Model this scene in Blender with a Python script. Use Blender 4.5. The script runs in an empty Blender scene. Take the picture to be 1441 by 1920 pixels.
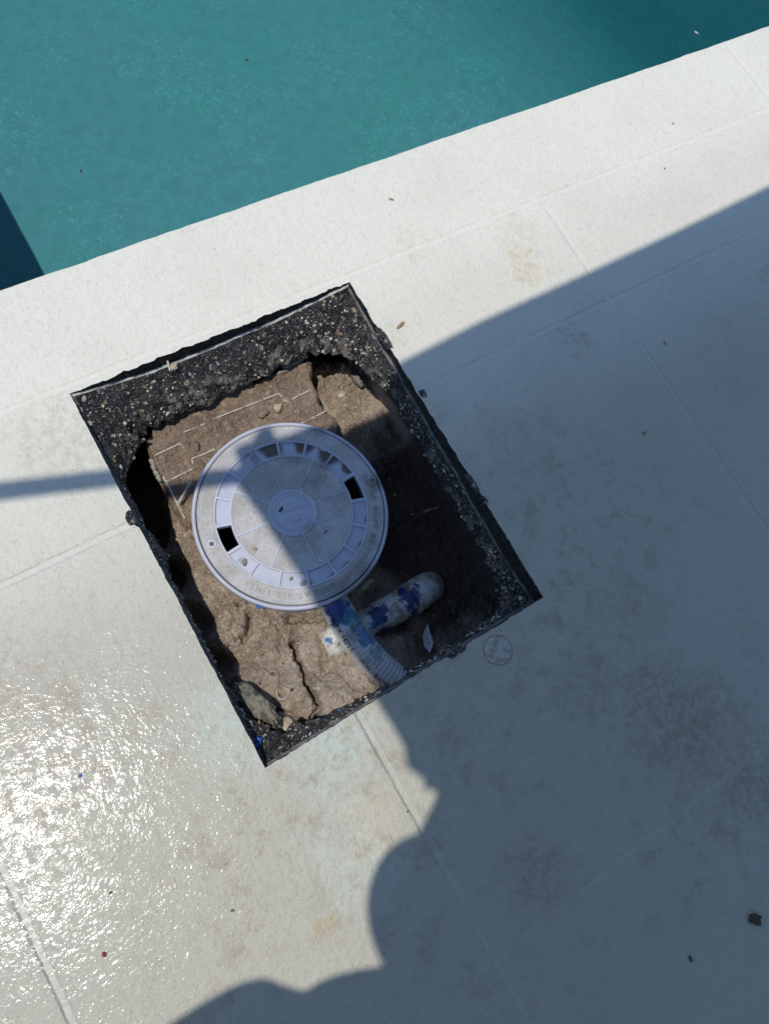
import bpy, bmesh, math, random
import numpy as np
from mathutils import Vector, Matrix, noise
random.seed(7)
rad = math.radians
S = bpy.context.scene
COL = S.collection

# ------------------------------------------------------------------ camera
F = 1320.8                                   # focal length in pixels of the 1441 x 1920 photograph
AX = np.array([0.8445, -0.4408, 0.3003]); AX /= np.linalg.norm(AX)
h_vec = lambda x, y: np.array([x - 720.5, y - 960.0, 1.0])
cA, cB, cC, cD = (131, 738), (655, 529), (1018, 1120), (497, 1440)
def vp(a, b, c, d):
    v = np.cross(np.cross(h_vec(*a), h_vec(*b)), np.cross(h_vec(*c), h_vec(*d)))
    return v[:2] / v[2]
v1 = vp(cA, cB, cD, cC); v2 = vp(cA, cD, cB, cC)
X = np.array([v1[0], v1[1], F]); X /= np.linalg.norm(X)
Y = -np.array([v2[0], v2[1], F]); Y /= np.linalg.norm(Y)
if Y @ (h_vec(*cA) - h_vec(*cD)) < 0: Y = -Y
if X @ (h_vec(*cB) - h_vec(*cA)) < 0: X = -X
Z = np.cross(X, Y)
R = np.array([X, Y, Z])                      # world = R @ cam (x right, y down, z forward)
def P(px, py, z=0.0):
    """point of the real place seen at a photo pixel, on the horizontal plane z"""
    d = R @ np.array([px - 720.5, py - 960.0, F])
    t = (z - 1.0) / d[2]
    return np.array([d[0] * t, d[1] * t, z])
cam_d = bpy.data.cameras.new('camera'); cam = bpy.data.objects.new('camera', cam_d); COL.objects.link(cam)
S.camera = cam
cam_d.sensor_fit = 'VERTICAL'; cam_d.sensor_height = 24.0; cam_d.lens = F / 1920.0 * 24.0
cam_d.clip_start = 0.005; cam_d.clip_end = 500
rx, ry, rz = R @ np.array([1, 0, 0]), R @ np.array([0, -1, 0]), R @ np.array([0, 0, -1])
cam.matrix_world = Matrix(((rx[0], ry[0], rz[0], 0), (rx[1], ry[1], rz[1], 0), (rx[2], ry[2], rz[2], 1.0), (0, 0, 0, 1)))
S.render.resolution_x = 768; S.render.resolution_y = 1024

# ------------------------------------------------------------------ light
SX, SY = -0.285, 0.02                        # horizontal run of the sun direction per metre of height
sun_v = Vector((SX, SY, 1.0)).normalized()
W = bpy.data.worlds.new('World'); S.world = W; W.use_nodes = True
wn = W.node_tree.nodes; wl = W.node_tree.links
sky = wn.new('ShaderNodeTexSky'); sky.sky_type = 'NISHITA'; sky.sun_disc = False
sky.sun_elevation = math.asin(sun_v.z)
sky.sun_rotation = math.atan2(sun_v.x, sun_v.y)
sky.air_density = 1.0; sky.dust_density = 0.1; sky.ozone_density = 3.0
wl.new(sky.outputs[0], wn['Background'].inputs[0]); wn['Background'].inputs[1].default_value = 0.143
sd = bpy.data.lights.new('sun', 'SUN'); so = bpy.data.objects.new('sun', sd); COL.objects.link(so)
sd.energy = 2.85; sd.angle = rad(0.53); sd.color = (1.0, 0.948, 0.86)
so.rotation_euler = sun_v.to_track_quat('Z', 'Y').to_euler()
S.view_settings.view_transform = 'Standard'; S.view_settings.look = 'None'
S.view_settings.exposure = 0.0; S.view_settings.gamma = 1.0
S.cycles.transparent_max_bounces = 12

# ------------------------------------------------------------------ helpers
def tag(o, label=None, cat=None, group=None, kind=None):
    if label: o['label'] = label
    if cat: o['category'] = cat
    if group: o['group'] = group
    if kind: o['kind'] = kind
    return o
def empty(name, loc, rz=0.0):
    o = bpy.data.objects.new(name, None); COL.objects.link(o)
    o.location = loc; o.rotation_euler = (0, 0, rz); o.empty_display_size = 0.05
    return o
def mesh(name, V, Fc, mat=None, parent=None, smooth=True, mats=None, fmat=None, local=False):
    me = bpy.data.meshes.new(name)
    me.from_pydata([tuple(v) for v in V], [], [tuple(f) for f in Fc]); me.update()
    return link(name, me, mat, parent, smooth, mats, fmat, local)
def link(name, me, mat=None, parent=None, smooth=True, mats=None, fmat=None, local=False):
    o = bpy.data.objects.new(name, me); COL.objects.link(o)
    for m in (mats or [mat]): me.materials.append(m)
    if fmat is not None: me.polygons.foreach_set('material_index', fmat)
    me.polygons.foreach_set('use_smooth', [smooth] * len(me.polygons)); me.update()
    if parent:
        o.parent = parent
        if not local: o.matrix_parent_inverse = parent_matrix(parent).inverted()
    return o
def parent_matrix(p):
    m = Matrix.Translation(p.location) @ p.rotation_euler.to_matrix().to_4x4()
    return (parent_matrix(p.parent) @ p.matrix_parent_inverse @ m) if p.parent else m
def grid_mesh(name, Xg, Yg, Zg, mat, parent=None, keep=None, mats=None):
    n, m = Zg.shape
    V = np.stack([Xg, Yg, Zg], -1).reshape(-1, 3)
    i = np.arange(n * m).reshape(n, m)
    q = np.stack([i[:-1, :-1], i[:-1, 1:], i[1:, 1:], i[1:, :-1]], -1).reshape(-1, 4)
    if keep is not None:
        k = (keep[:-1, :-1] & keep[:-1, 1:] & keep[1:, 1:] & keep[1:, :-1]).reshape(-1)
        q = q[k]
    used = np.unique(q); remap = np.zeros(n * m, int); remap[used] = np.arange(len(used))
    V = V[used]; q = remap[q]
    me = bpy.data.meshes.new(name)
    me.vertices.add(len(V)); me.vertices.foreach_set('co', V.astype(np.float32).ravel())
    me.loops.add(q.size); me.loops.foreach_set('vertex_index', q.ravel().astype(np.int32))
    me.polygons.add(len(q)); me.polygons.foreach_set('loop_start', np.arange(0, q.size, 4, dtype=np.int32))
    me.update(calc_edges=True); me.validate()
    return link(name, me, mat, parent, True, mats)
# vectorised value noise
def vnoise(x, y, seed=0):
    r = np.random.RandomState(seed); T = r.rand(256, 256)
    xi = np.floor(x).astype(int); yi = np.floor(y).astype(int); fx = x - xi; fy = y - yi
    fx = fx * fx * (3 - 2 * fx); fy = fy * fy * (3 - 2 * fy)
    a = T[xi & 255, yi & 255]; b = T[(xi + 1) & 255, yi & 255]; c = T[xi & 255, (yi + 1) & 255]; d = T[(xi + 1) & 255, (yi + 1) & 255]
    return (a * (1 - fx) + b * fx) * (1 - fy) + (c * (1 - fx) + d * fx) * fy - 0.5
def fbm(x, y, sc, octv=5, seed=0, gain=0.5, ridged=False):
    s = 0; a = 1.0
    for k in range(octv):
        c, s_ = math.cos(k * 0.7), math.sin(k * 0.7)
        v = vnoise((x * c - y * s_) * sc + 17.3 * k, (x * s_ + y * c) * sc + 5.1 * k, seed + k)
        s = s + a * ((0.25 - np.abs(v)) if ridged else v); a *= gain; sc *= 2.03
    return s
def n3(v, s, o=4):
    return noise.fractal(Vector(v) * s, 0.9, 2.0, o)

# ------------------------------------------------------------------ materials
class NT:
    def __init__(s, name):
        s.m = bpy.data.materials.new(name); s.m.use_nodes = True
        s.t = s.m.node_tree; s.n = s.t.nodes; s.l = s.t.links
        s.b = s.n['Principled BSDF']; s.out = s.n['Material Output']
        s.tc = s.n.new('ShaderNodeTexCoord').outputs['Object']
    def set(s, k, v):
        i = s.b.inputs[k]
        if hasattr(v, 'links'): s.l.new(v, i)
        else: i.default_value = v
    def inp(s, i, v):
        if hasattr(v, 'links'): s.l.new(v, i)
        else: i.default_value = v
    def math(s, op, a, b=0.0, c=0.0, clamp=False):
        n = s.n.new('ShaderNodeMath'); n.operation = op; n.use_clamp = clamp
        for i, v in enumerate((a, b, c)): s.inp(n.inputs[i], v)
        return n.outputs[0]
    def noise(s, sc, det=4, rough=0.55, vec=None, dist=0.0, lac=2.0):
        n = s.n.new('ShaderNodeTexNoise'); n.inputs['Scale'].default_value = sc; n.inputs['Detail'].default_value = det
        n.inputs['Roughness'].default_value = rough; n.inputs['Distortion'].default_value = dist
        s.l.new(vec or s.tc, n.inputs['Vector']); return n.outputs[0]
    def noisecol(s, sc, det=2):
        n = s.n.new('ShaderNodeTexNoise'); n.inputs['Scale'].default_value = sc; n.inputs['Detail'].default_value = det
        s.l.new(s.tc, n.inputs['Vector']); return n.outputs[1]
    def vor(s, sc, feat='F1', out='Distance', vec=None, rnd=1.0):
        n = s.n.new('ShaderNodeTexVoronoi'); n.feature = feat; n.inputs['Scale'].default_value = sc
        n.inputs['Randomness'].default_value = rnd
        s.l.new(vec or s.tc, n.inputs['Vector']); return n.outputs[out]
    def ramp(s, f, stops, interp='LINEAR'):
        n = s.n.new('ShaderNodeValToRGB'); e = n.color_ramp.elements; n.color_ramp.interpolation = interp
        while len(e) < len(stops): e.new(0.5)
        for k, (p, c) in zip(e, stops):
            k.position = p; k.color = (*c, 1) if isinstance(c, tuple) else (c, c, c, 1)
        s.l.new(f, n.inputs[0]); return n.outputs[0]
    def mr(s, f, a, b, c=0.0, d=1.0, smooth=True):
        n = s.n.new('ShaderNodeMapRange'); n.interpolation_type = 'SMOOTHSTEP' if smooth else 'LINEAR'
        s.inp(n.inputs[0], f)
        for i, v in enumerate((a, b, c, d)): s.inp(n.inputs[i + 1], v)
        return n.outputs[0]
    def mix(s, f, a, b, mode='MIX'):
        n = s.n.new('ShaderNodeMix'); n.data_type = 'RGBA'; n.blend_type = mode
        s.inp(n.inputs[0], f)
        for i, v in ((6, a), (7, b)):
            if isinstance(v, tuple): n.inputs[i].default_value = (*v, 1)
            else: s.inp(n.inputs[i], v)
        return n.outputs[2]
    def xyz(s, vec=None):
        n = s.n.new('ShaderNodeSeparateXYZ'); s.l.new(vec or s.tc, n.inputs[0]); return n.outputs
    def scalevec(s, sx, sy, sz, rotz=0.0):
        n = s.n.new('ShaderNodeMapping'); n.inputs['Scale'].default_value = (sx, sy, sz)
        n.inputs['Rotation'].default_value = (0, 0, rotz); s.l.new(s.tc, n.inputs[0]); return n.outputs[0]
    def spot(s, c, r, soft=0.5, wob=None):
        """soft round mask about point c (world) """
        n = s.n.new('ShaderNodeVectorMath'); n.operation = 'DISTANCE'
        s.l.new(s.tc, n.inputs[0]); n.inputs[1].default_value = tuple(c)
        d = n.outputs['Value']
        if wob is not None: d = s.math('ADD', d, wob)
        return s.mr(d, r * (1 - soft), r * (1 + soft), 1.0, 0.0)
    def bump(s, h, strength=1.0, dist=0.01, nrm=None):
        n = s.n.new('ShaderNodeBump'); n.inputs['Strength'].default_value = strength; s.inp(n.inputs['Distance'], dist)
        s.l.new(h, n.inputs['Height'])
        if nrm is not None: s.l.new(nrm, n.inputs['Normal'])
        s.l.new(n.outputs[0], s.b.inputs['Normal']); return n.outputs[0]
def mx(a, b, T): return T.math('MAXIMUM', a, b)

# ---- deck
GROOVES_H = [(0.545, -9, 9), (0.315, -9, 9), (-0.427, 0.14, 9), (-1.17, -9, 9)]
GROOVES_V = [(0.883, -1.17, 0.545), (0.14, -1.17, -0.065), (-0.32, -1.17, 0.06), (1.515, 0.545, 2), (-0.62, 0.315, 0.545), (1.62, -1.17, 0.315), (-1.06, -1.17, .315)]
def m_deck():
    T = NT('sprayed_concrete')
    wob = T.math('MULTIPLY', T.math('SUBTRACT', T.noise(7, 2), 0.5), 0.006)
    wob2 = T.math('MULTIPLY', T.math('SUBTRACT', T.noise(120, 3), 0.5), 0.0045)
    w = T.math('ADD', wob, wob2)
    x, y, z = T.xyz(); x = T.math('ADD', x, w); y = T.math('ADD', y, w)
    g = None
    for lst, p, q in ((GROOVES_H, y, x), (GROOVES_V, x, y)):
        for c, a, b in lst:
            d = T.math('ABSOLUTE', T.math('SUBTRACT', p, c))
            k = T.mr(d, 0.0030, 0.0075, 1.0, 0.0)
            if a > -8: k = T.math('MULTIPLY', k, T.math('GREATER_THAN', q, a))
            if b < 8: k = T.math('MULTIPLY', k, T.math('LESS_THAN', q, b))
            g = k if g is None else T.math('MAXIMUM', g, k)
    g = T.math('MULTIPLY', g, T.mr(T.noise(11, 4, .6), .30, .55, .45, 1.0))
    g = T.math('MULTIPLY', g, T.mr(y, 0.12, 0.50, 1.0, 0.38))
    # knock-down stucco texture
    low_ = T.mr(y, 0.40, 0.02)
    big = T.noise(38, 3, 0.5)
    med = T.noise(125, 4, 0.6)
    fine = T.noise(420, 4, 0.65)
    pits = T.mr(T.noise(230, 3, 0.6), 0.27, 0.36, 0.0, 1.0)
    hm = T.math('ADD', T.math('MULTIPLY', med, 0.75), T.math('MULTIPLY', big, 0.9))
    hm = T.math('ADD', hm, T.math('MULTIPLY', fine, 0.30))
    hm = T.math('ADD', hm, T.math('MULTIPLY', pits, 0.22))
    inv = T.math('SUBTRACT', 1.0, g)
    hgt = T.math('MULTIPLY_ADD', hm, T.math('MULTIPLY_ADD', inv, 0.75, 0.25), T.math('MULTIPLY', inv, 0.14))
    T.bump(hgt, 0.9, T.math('MULTIPLY_ADD', low_, -0.0010, 0.0038))
    # colour
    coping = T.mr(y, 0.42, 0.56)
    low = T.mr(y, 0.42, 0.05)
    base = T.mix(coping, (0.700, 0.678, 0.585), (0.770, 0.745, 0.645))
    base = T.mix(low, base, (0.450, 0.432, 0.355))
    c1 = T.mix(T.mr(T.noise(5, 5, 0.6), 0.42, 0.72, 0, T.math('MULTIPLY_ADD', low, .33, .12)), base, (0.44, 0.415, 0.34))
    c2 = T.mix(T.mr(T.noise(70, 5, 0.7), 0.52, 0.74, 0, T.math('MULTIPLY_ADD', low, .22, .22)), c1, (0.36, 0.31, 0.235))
    # grey-brown dirt patches that broke through the paint, denser in some zones
    zone = T.mr(T.noise(2.6, 4, 0.55), 0.42, 0.60)
    dm = T.math('MULTIPLY', T.mr(T.noise(24, 8, 0.78), 0.49, 0.62), zone)
    dm = T.math('MULTIPLY', dm, T.mr(y, 0.40, 0.10, 0.03, 1.0))
    c3 = T.mix(T.math('MULTIPLY', dm, 0.50), c2, (0.28, 0.22, 0.15))
    sp = T.math('MULTIPLY', T.mr(T.noise(190, 4, 0.65), 0.63, 0.69), T.mr(T.noise(9, 5, .65), 0.44, 0.60))
    c3 = T.mix(T.math('MULTIPLY', sp, T.math('MULTIPLY_ADD', low, .4, .25)), c3, (0.16, 0.14, 0.11))
    wb = T.math('MULTIPLY', T.math('SUBTRACT', T.noise(28, 6, 0.7), 0.5), 0.16)
    for (px, py, r, col, k) in [(985, 498, .03, (.60, .47, .30), .55), (975, 440, .035, (.62, .52, .38), .4), (770, 455, .03, (.62, .55, .42), .3),
                                (440, 1355, .06, (.52, .66, .60), .40), (620, 1400, .055, (.50, .66, .61), .45), (655, 1610, .06, (.55, .66, .60), .3),
                                (1260, 1330, .075, (.30, .25, .19), .7), (1010, 1640, .05, (.33, .26, .21), .6), (1330, 1420, .09, (.34, .28, .21), .5), (1100, 1290, .05, (.32, .27, .2), .5), (1170, 1130, .05, (.36, .31, .24), .45), (960, 830, .06, (.40, .36, .29), .45), (1080, 640, .03, (.33, .29, .23), .4), (1380, 720, .03, (.36, .32, .26), .4),
                                (1240, 840, .05, (.45, .38, .30), .3), (120, 830, .07, (.45, .40, .30), .35), (700, 1540, .035, (.60, .48, .32), .35),
                                (610, 1740, .008, (.42, .32, .18), .7), (30, 1290, .07, (.42, .36, .28), .45), (720, 625, .03, (.62, .56, .42), .35),
                                (1440, 1480, .05, (.25, .22, .19), .6)]:
        m = T.spot(P(px, py), r, 0.6, wb)
        c3 = T.mix(T.math('MULTIPLY', T.math('MULTIPLY', m, k), T.mr(T.noise(70, 7, .78), .42, .56, .15, 1)), c3, col)
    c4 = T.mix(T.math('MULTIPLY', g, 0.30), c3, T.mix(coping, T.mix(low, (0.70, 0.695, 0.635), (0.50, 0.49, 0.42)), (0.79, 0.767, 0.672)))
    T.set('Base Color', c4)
    T.set('Roughness', T.math('MULTIPLY_ADD', low_, -0.30, 0.75))
    T.set('Specular IOR Level', T.math('MULTIPLY_ADD', low_, 0.25, 0.25))
    cw = T.math('MULTIPLY', low_, T.mr(T.noise(7, 5, 0.65), 0.36, 0.56, 0.12, 1.0))
    cw = T.math('MULTIPLY', cw, T.math('MULTIPLY_ADD', dm, -0.6, 1.0))
    cw = T.math('MULTIPLY', cw, T.math('MULTIPLY_ADD', g, -0.75, 1.0))
    cw = T.math('MULTIPLY', cw, T.mr(T.noise(75, 4, .7), .40, .60, .0, 1.0))
    T.set('Coat Weight', T.math('MULTIPLY', cw, 0.5))
    T.set('Coat Roughness', 0.14)
    nb = T.n.new('ShaderNodeBump'); nb.inputs['Strength'].default_value = 1.0; nb.inputs['Distance'].default_value = 0.00050
    hc_ = T.math('ADD', T.noise(210, 2, .5), T.math('MULTIPLY', T.noise(45, 2), 1.2))
    T.l.new(hc_, nb.inputs['Height']); T.l.new(nb.outputs[0], T.b.inputs['Coat Normal'])
    return T.m
M = {}
M['deck'] = m_deck()

def m_slab():
    T = NT('black_aggregate')
    wv = T.n.new('ShaderNodeVectorMath'); wv.operation = 'ADD'
    sc = T.n.new('ShaderNodeVectorMath'); sc.operation = 'SCALE'; T.l.new(T.noisecol(90), sc.inputs[0]); sc.inputs[3].default_value = 0.013
    T.l.new(T.tc, wv.inputs[0]); T.l.new(sc.outputs[0], wv.inputs[1]); v = wv.outputs[0]
    d1 = T.vor(88, 'F1', 'Distance', v); c1 = T.xyz(T.vor(88, 'F1', 'Color', v))
    d2 = T.vor(230, 'F1', 'Distance', v); c2 = T.xyz(T.vor(230, 'F1', 'Color', v))
    s1 = T.math('MULTIPLY', T.mr(d1, T.math('MULTIPLY_ADD', c1[2], .22, .18), T.math('MULTIPLY_ADD', c1[2], .22, .13)), T.math('GREATER_THAN', T.math('ADD', c1[0], T.math('MULTIPLY', T.noise(22, 2), .6)), 0.74))
    s2 = T.math('MULTIPLY', T.mr(d2, 0.34, 0.27), T.math('GREATER_THAN', c2[0], 0.55))
    mat = T.mix(T.mr(T.noise(60, 6, .7), .42, .72), (0.016, 0.017, 0.019), (0.095, 0.094, 0.093))
    mat = T.mix(T.mr(T.noise(420, 2, .6), .58, .68, 0, .9), mat, (0.30, 0.29, 0.28))
    st = T.ramp(c1[1], [(0, (.52, .43, .32)), (.3, (.36, .26, .18)), (.55, (.66, .62, .54)), (.8, (.30, .27, .24)), (1, (.62, .48, .26))])
    st2 = T.ramp(c2[1], [(0, (.5, .46, .4)), (.5, (.32, .24, .18)), (1, (.45, .42, .38))])
    c = mat
    # cement crust, near the underside
    cr = T.mr(T.noise(38, 8, .8), .52, .55)
    z = T.xyz()[2]
    c = T.mix(T.math('MULTIPLY', T.math('MULTIPLY', cr, T.mr(z, -.035, -.075)), .85), c, (.36, .33, .275))
    c = T.mix(s2, c, st2); c = T.mix(s1, c, st)
    T.set('Base Color', c)
    hh = T.math('ADD', T.math('MULTIPLY', T.noise(130, 6, .7, dist=.8), 1.5), T.math('MULTIPLY', mx(s1, T.math('MULTIPLY', s2, .6), T), .45))
    T.bump(hh, 1.0, 0.008)
    T.set('Roughness', T.mr(T.noise(90, 3), .3, .7, .30, .7)); return T.m
M['slab'] = m_slab()
def m_cut():
    T = NT('saw_cut_face')
    st = T.scalevec(1, 1, 6)
    c = T.mix(T.mr(T.noise(60, 5, .6, st), .4, .7), (0.014, 0.014, 0.015), (0.05, 0.048, 0.045))
    c = T.mix(T.mr(T.vor(190), .22, .16, 0, .7), c, (.17, .15, .13))
    z = T.xyz()[2]
    T.set('Base Color', c)
    T.bump(T.noise(220, 4, .6, st), .6, .002)
    T.set('Roughness', .85); T.set('Specular IOR Level', .15); return T.m
M['cut'] = m_cut()
def m_basic(name, col, rough=0.5, col2=None, nsc=60, bumpd=0.0, bsc=200, lo=.4, hi=.65, spec=0.5, metal=0.0, det=4):
    T = NT(name)
    T.set('Base Color', T.mix(T.mr(T.noise(nsc, det, .6), lo, hi), col, col2) if col2 else (*col, 1))
    T.set('Roughness', rough); T.set('Specular IOR Level', spec); T.set('Metallic', metal)
    if bumpd: T.bump(T.noise(bsc, 5, .65), 1.0, bumpd)
    return T.m
M['dust'] = m_basic('cement_dust_lit', (.50, .49, .47), .6, (.16, .155, .15), 60, .001)  # far ledge dust with the lip highlight painted into its pale tone
def m_dirt(name, wet):
    T = NT(name)
    a, b, c_ = ((.30, .22, .158), (.185, .130, .090), (.42, .325, .24)) if wet else ((.50, .405, .318), (.33, .250, .185), (.62, .52, .42))
    c = T.mix(T.mr(T.noise(16, 6, .62), .36, .64), a, b)
    c = T.mix(T.mr(T.noise(70, 5, .7), .5, .7), c, c_)
    c = T.mix(T.mr(T.noise(420, 3, .6), .5, .72, 0, .6), c, tuple(min(.8, k * 1.45) for k in c_))
    v = T.vor(210, 'F1', 'Distance'); vc = T.xyz(T.vor(210, 'F1', 'Color'))
    s = T.math('MULTIPLY', T.mr(v, .26, .18), T.math('GREATER_THAN', vc[0], .87))
    c = T.mix(T.math('MULTIPLY', s, .8), c, T.ramp(vc[1], [(0, (.5, .44, .34)), (.5, (.16, .15, .14)), (1, (.42, .30, .2))]))
    if not wet:                                   # pit shade painted into the soil: darker with depth and on the right
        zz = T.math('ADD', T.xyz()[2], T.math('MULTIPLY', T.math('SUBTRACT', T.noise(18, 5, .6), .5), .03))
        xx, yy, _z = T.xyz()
        side_shade = T.math('MULTIPLY', T.mr(xx, .31, .35), T.mr(yy, .31, .28))
        side_shade = T.math('MULTIPLY', side_shade, T.mr(yy, -.06, -.02))
        c = T.mix(T.math('MULTIPLY', T.math('MAXIMUM', T.mr(zz, -.185, -.21), side_shade), .80), c, (.046, .030, .021))
    T.set('Base Color', c)
    hgt = T.math('ADD', T.math('MULTIPLY', T.noise(150, 6, .68, dist=.4), 1.0), T.math('MULTIPLY', T.noise(620, 4, .6), .3))
    hgt = T.math('ADD', hgt, T.math('MULTIPLY', s, .25))
    T.bump(hgt, 1.0, 0.0075 if not wet else .0055)
    T.set('Roughness', T.mr(T.noise(45, 4), .35, .65, .24, .6) if wet else .82)
    T.set('Specular IOR Level', .6 if wet else .25)
    return T.m
M['dust_shaded'] = m_basic('cement_dust_shaded', (.15, .145, .135), .7, (.05, .05, .048), 60, .001)  # darker copy of the ledge dust, shade painted in for the other sides
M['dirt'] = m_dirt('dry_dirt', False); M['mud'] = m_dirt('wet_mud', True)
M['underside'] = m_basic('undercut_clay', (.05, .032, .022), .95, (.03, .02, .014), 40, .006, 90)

DL = -0.070                                              # level of the skimmer lid
LC = np.array([0.1972 * (1 - DL), 0.2278 * (1 - DL)]); LR = 0.1438 * (1 - DL)
def m_lid():
    T = NT('grey_abs_plastic')
    col = T.mix(T.mr(T.noise(14, 5), .35, .7), (.55, .57, .65), (.48, .50, .57))
    col = T.mix(T.mr(T.noise(160, 4, .7), .55, .78, 0, .3), col, (.36, .33, .29))
    wob = T.math('MULTIPLY', T.math('SUBTRACT', T.noise(60, 5, .7), .5), .035)
    for (px, py, r, k) in [(470, 862, .012, .5), (598, 905, .012, .4), (613, 868, .013, .55), (610, 925, .010, .4), (636, 915, .01, .4), (705, 905, .014, .75), (585, 995, .016, .4), (690, 1085, .02, .6), (655, 1108, .02, .6), (600, 800, .010, .4), (570, 900, .008, .5), (545, 865, .04, .18), (500, 900, .03, .12)]:
        col = T.mix(T.math('MULTIPLY', T.spot(P(px, py, DL), r, .6, wob), k), col, (.17, .125, .085))
    T.set('Base Color', col)
    T.bump(T.noise(700, 3, .6), .5, .0006)
    T.set('Roughness', .40); T.set('Specular IOR Level', .45)
    return T.m
M['lid'] = m_lid()
def m_grain():
    T = NT('grained_lid_panel')
    col = T.mix(T.mr(T.noise(24, 6, .65), .35, .7), (.61, .60, .585), (.44, .42, .385))
    col = T.mix(T.mr(T.noise(260, 4, .75), .50, .66, 0, .55), col, (.36, .31, .25))
    wob = T.math('MULTIPLY', T.math('SUBTRACT', T.noise(60, 5, .7), .5), .035)
    for (px, py, r, k) in [(545, 850, .022, .45), (613, 868, .014, .6), (500, 850, .015, .4), (598, 900, .014, .4), (705, 905, .012, .7), (690, 1085, .022, .55), (650, 1112, .022, .6), (600, 805, .012, .4), (540, 930, .05, .18)]:
        col = T.mix(T.math('MULTIPLY', T.spot(P(px, py, DL), r, .6, wob), k), col, (.17, .125, .085))
    T.set('Base Color', col)
    T.bump(T.noise(650, 3, .65), 1.0, .0017)
    T.set('Roughness', .42); T.set('Specular IOR Level', .5)
    return T.m
M['grain'] = m_grain()
def m_recess():
    T = NT('recess_plastic')
    col = T.mix(T.mr(T.noise(20, 4), .35, .7), (.52, .545, .63), (.44, .455, .53))
    wob = T.math('MULTIPLY', T.math('SUBTRACT', T.noise(55, 4, .6), .5), .016)
    for (px, py, r, k) in [(506, 838, .018, .97), (478, 856, .008, .4), (570, 832, .017, .97), (617, 851, .0185, .97), (657, 877, .014, .95), (690, 975, .006, .7), (680, 1022, .008, .7), (655, 1060, .010, .6), (625, 1085, .01, .5), (575, 1098, .010, .7), (455, 1050, .006, .4)]:
        col = T.mix(T.math('MULTIPLY', T.spot(P(px, py, DL), r, .3, wob), k), col, (.105, .072, .048))
    T.set('Base Color', col); T.set('Roughness', .3)
    return T.m
M['recess'] = m_recess()
M['white_plastic'] = m_basic('white_abs', (.62, .63, .64), .4, (.42, .39, .34), 90, .0004, 400, .5, .7)
M['black'] = m_basic('dark_inside', (.008, .008, .01), .6)
def m_pvc(name, spots, base=(.60, .60, .57), grime=1.0):
    T = NT(name)
    col = T.mix(T.mr(T.noise(45, 6, .72), .44, .62, 0, grime), base, (.33, .28, .21))
    col = T.mix(T.mr(T.noise(130, 4, .7), .60, .66, 0, grime), col, (.08, .06, .045))
    col = T.mix(T.mr(T.vor(180), .12, .07), col, (.10, .07, .05))
    wob = T.math('MULTIPLY', T.math('SUBTRACT', T.noise(75, 5, .7, T.scalevec(1, 1, .4)), .5), .055)
    for (c, r, cc, k) in spots:
        col = T.mix(T.math('MULTIPLY', T.spot(c, r, .22, wob), k), col, cc)
    T.set('Base Color', col); T.set('Roughness', .32)
    return T.m

# ------------------------------------------------------------------ pool deck with the cut-out
HX0, HX1, HY0, HY1 = -0.0026, 0.4692, -0.0649, 0.5336
POOL_Y = 0.7272; WALL_X = -0.078
def jag(t, s, a): return a * (noise.noise(Vector((t * s, 3.3, 0))) + .5 * noise.noise(Vector((t * s * 2.7, 9.1, 0))) + .3 * noise.noise(Vector((t * s * 7.1, 19.1, 0))))
def hole_path(step=0.0022):
    pts = []
    cs = [(HX0, HY0), (HX1, HY0), (HX1, HY1), (HX0, HY1)]
    for k in range(4):
        a = np.array(cs[k]); b = np.array(cs[(k + 1) % 4]); L = np.linalg.norm(b - a); n = int(L / step)
        d = (b - a) / L; nin = np.array([-d[1], d[0]])             # inward normal (path is counter-clockwise)
        for i in range(n):
            pts.append((a + d * L * i / n, nin, k, i / n))
    return pts
HP = hole_path()
NH = len(HP)
# chipped spots where the paint edge was broken away: (x, y, radius, amount)
chips = [(P(725, 628)[:2], .022, .0), (P(250, 975)[:2], .014, .006)]
def edge_off(i):
    p, nin, k, t = HP[i]
    s = i * 0.0022
    e = min(t, 1 - t); w = min(1, e * 20)
    amp = {0: .0018, 1: .0024, 2: .0030, 3: .0013}[k]
    o = jag(s, 55, amp) * w
    for c, r, a in chips:
        d = np.linalg.norm(p - c)
        if d < r: o -= a * (1 - (d / r) ** 2)
    return o
ring0 = [HP[i][0] + HP[i][1] * edge_off(i) for i in range(NH)]
# outer boundary of the deck: one sheet, the pool edge slightly irregular
def pool_edge(x): return POOL_Y + jag(x, 16, .0016) + jag(x + 40, 5, .0012)
xs = np.arange(WALL_X, 4.2, 0.006)
bm = bmesh.new()
outer = []
outer += [(-6, -6)] + [(6, -6)] + [(6, POOL_Y)]
outer += [(x, pool_edge(x)) for x in xs[::-1]]
outer += [(WALL_X + jag(y, 16, .0015), y) for y in np.arange(POOL_Y + .01, 4.0, .01)]
outer += [(WALL_X, 6), (-6, 6)]
ov = [bm.verts.new((x, y, 0)) for x, y in outer]
iv = [bm.verts.new((p[0], p[1], 0)) for p in ring0]
ed = [bm.edges.new((ov[i], ov[(i + 1) % len(ov)])) for i in range(len(ov))]
ed += [bm.edges.new((iv[i], iv[(i + 1) % NH])) for i in range(NH)]
bmesh.ops.triangle_fill(bm, edges=ed, use_beauty=True)
for f in bm.faces:
    if f.normal.z < 0: f.normal_flip()
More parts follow.
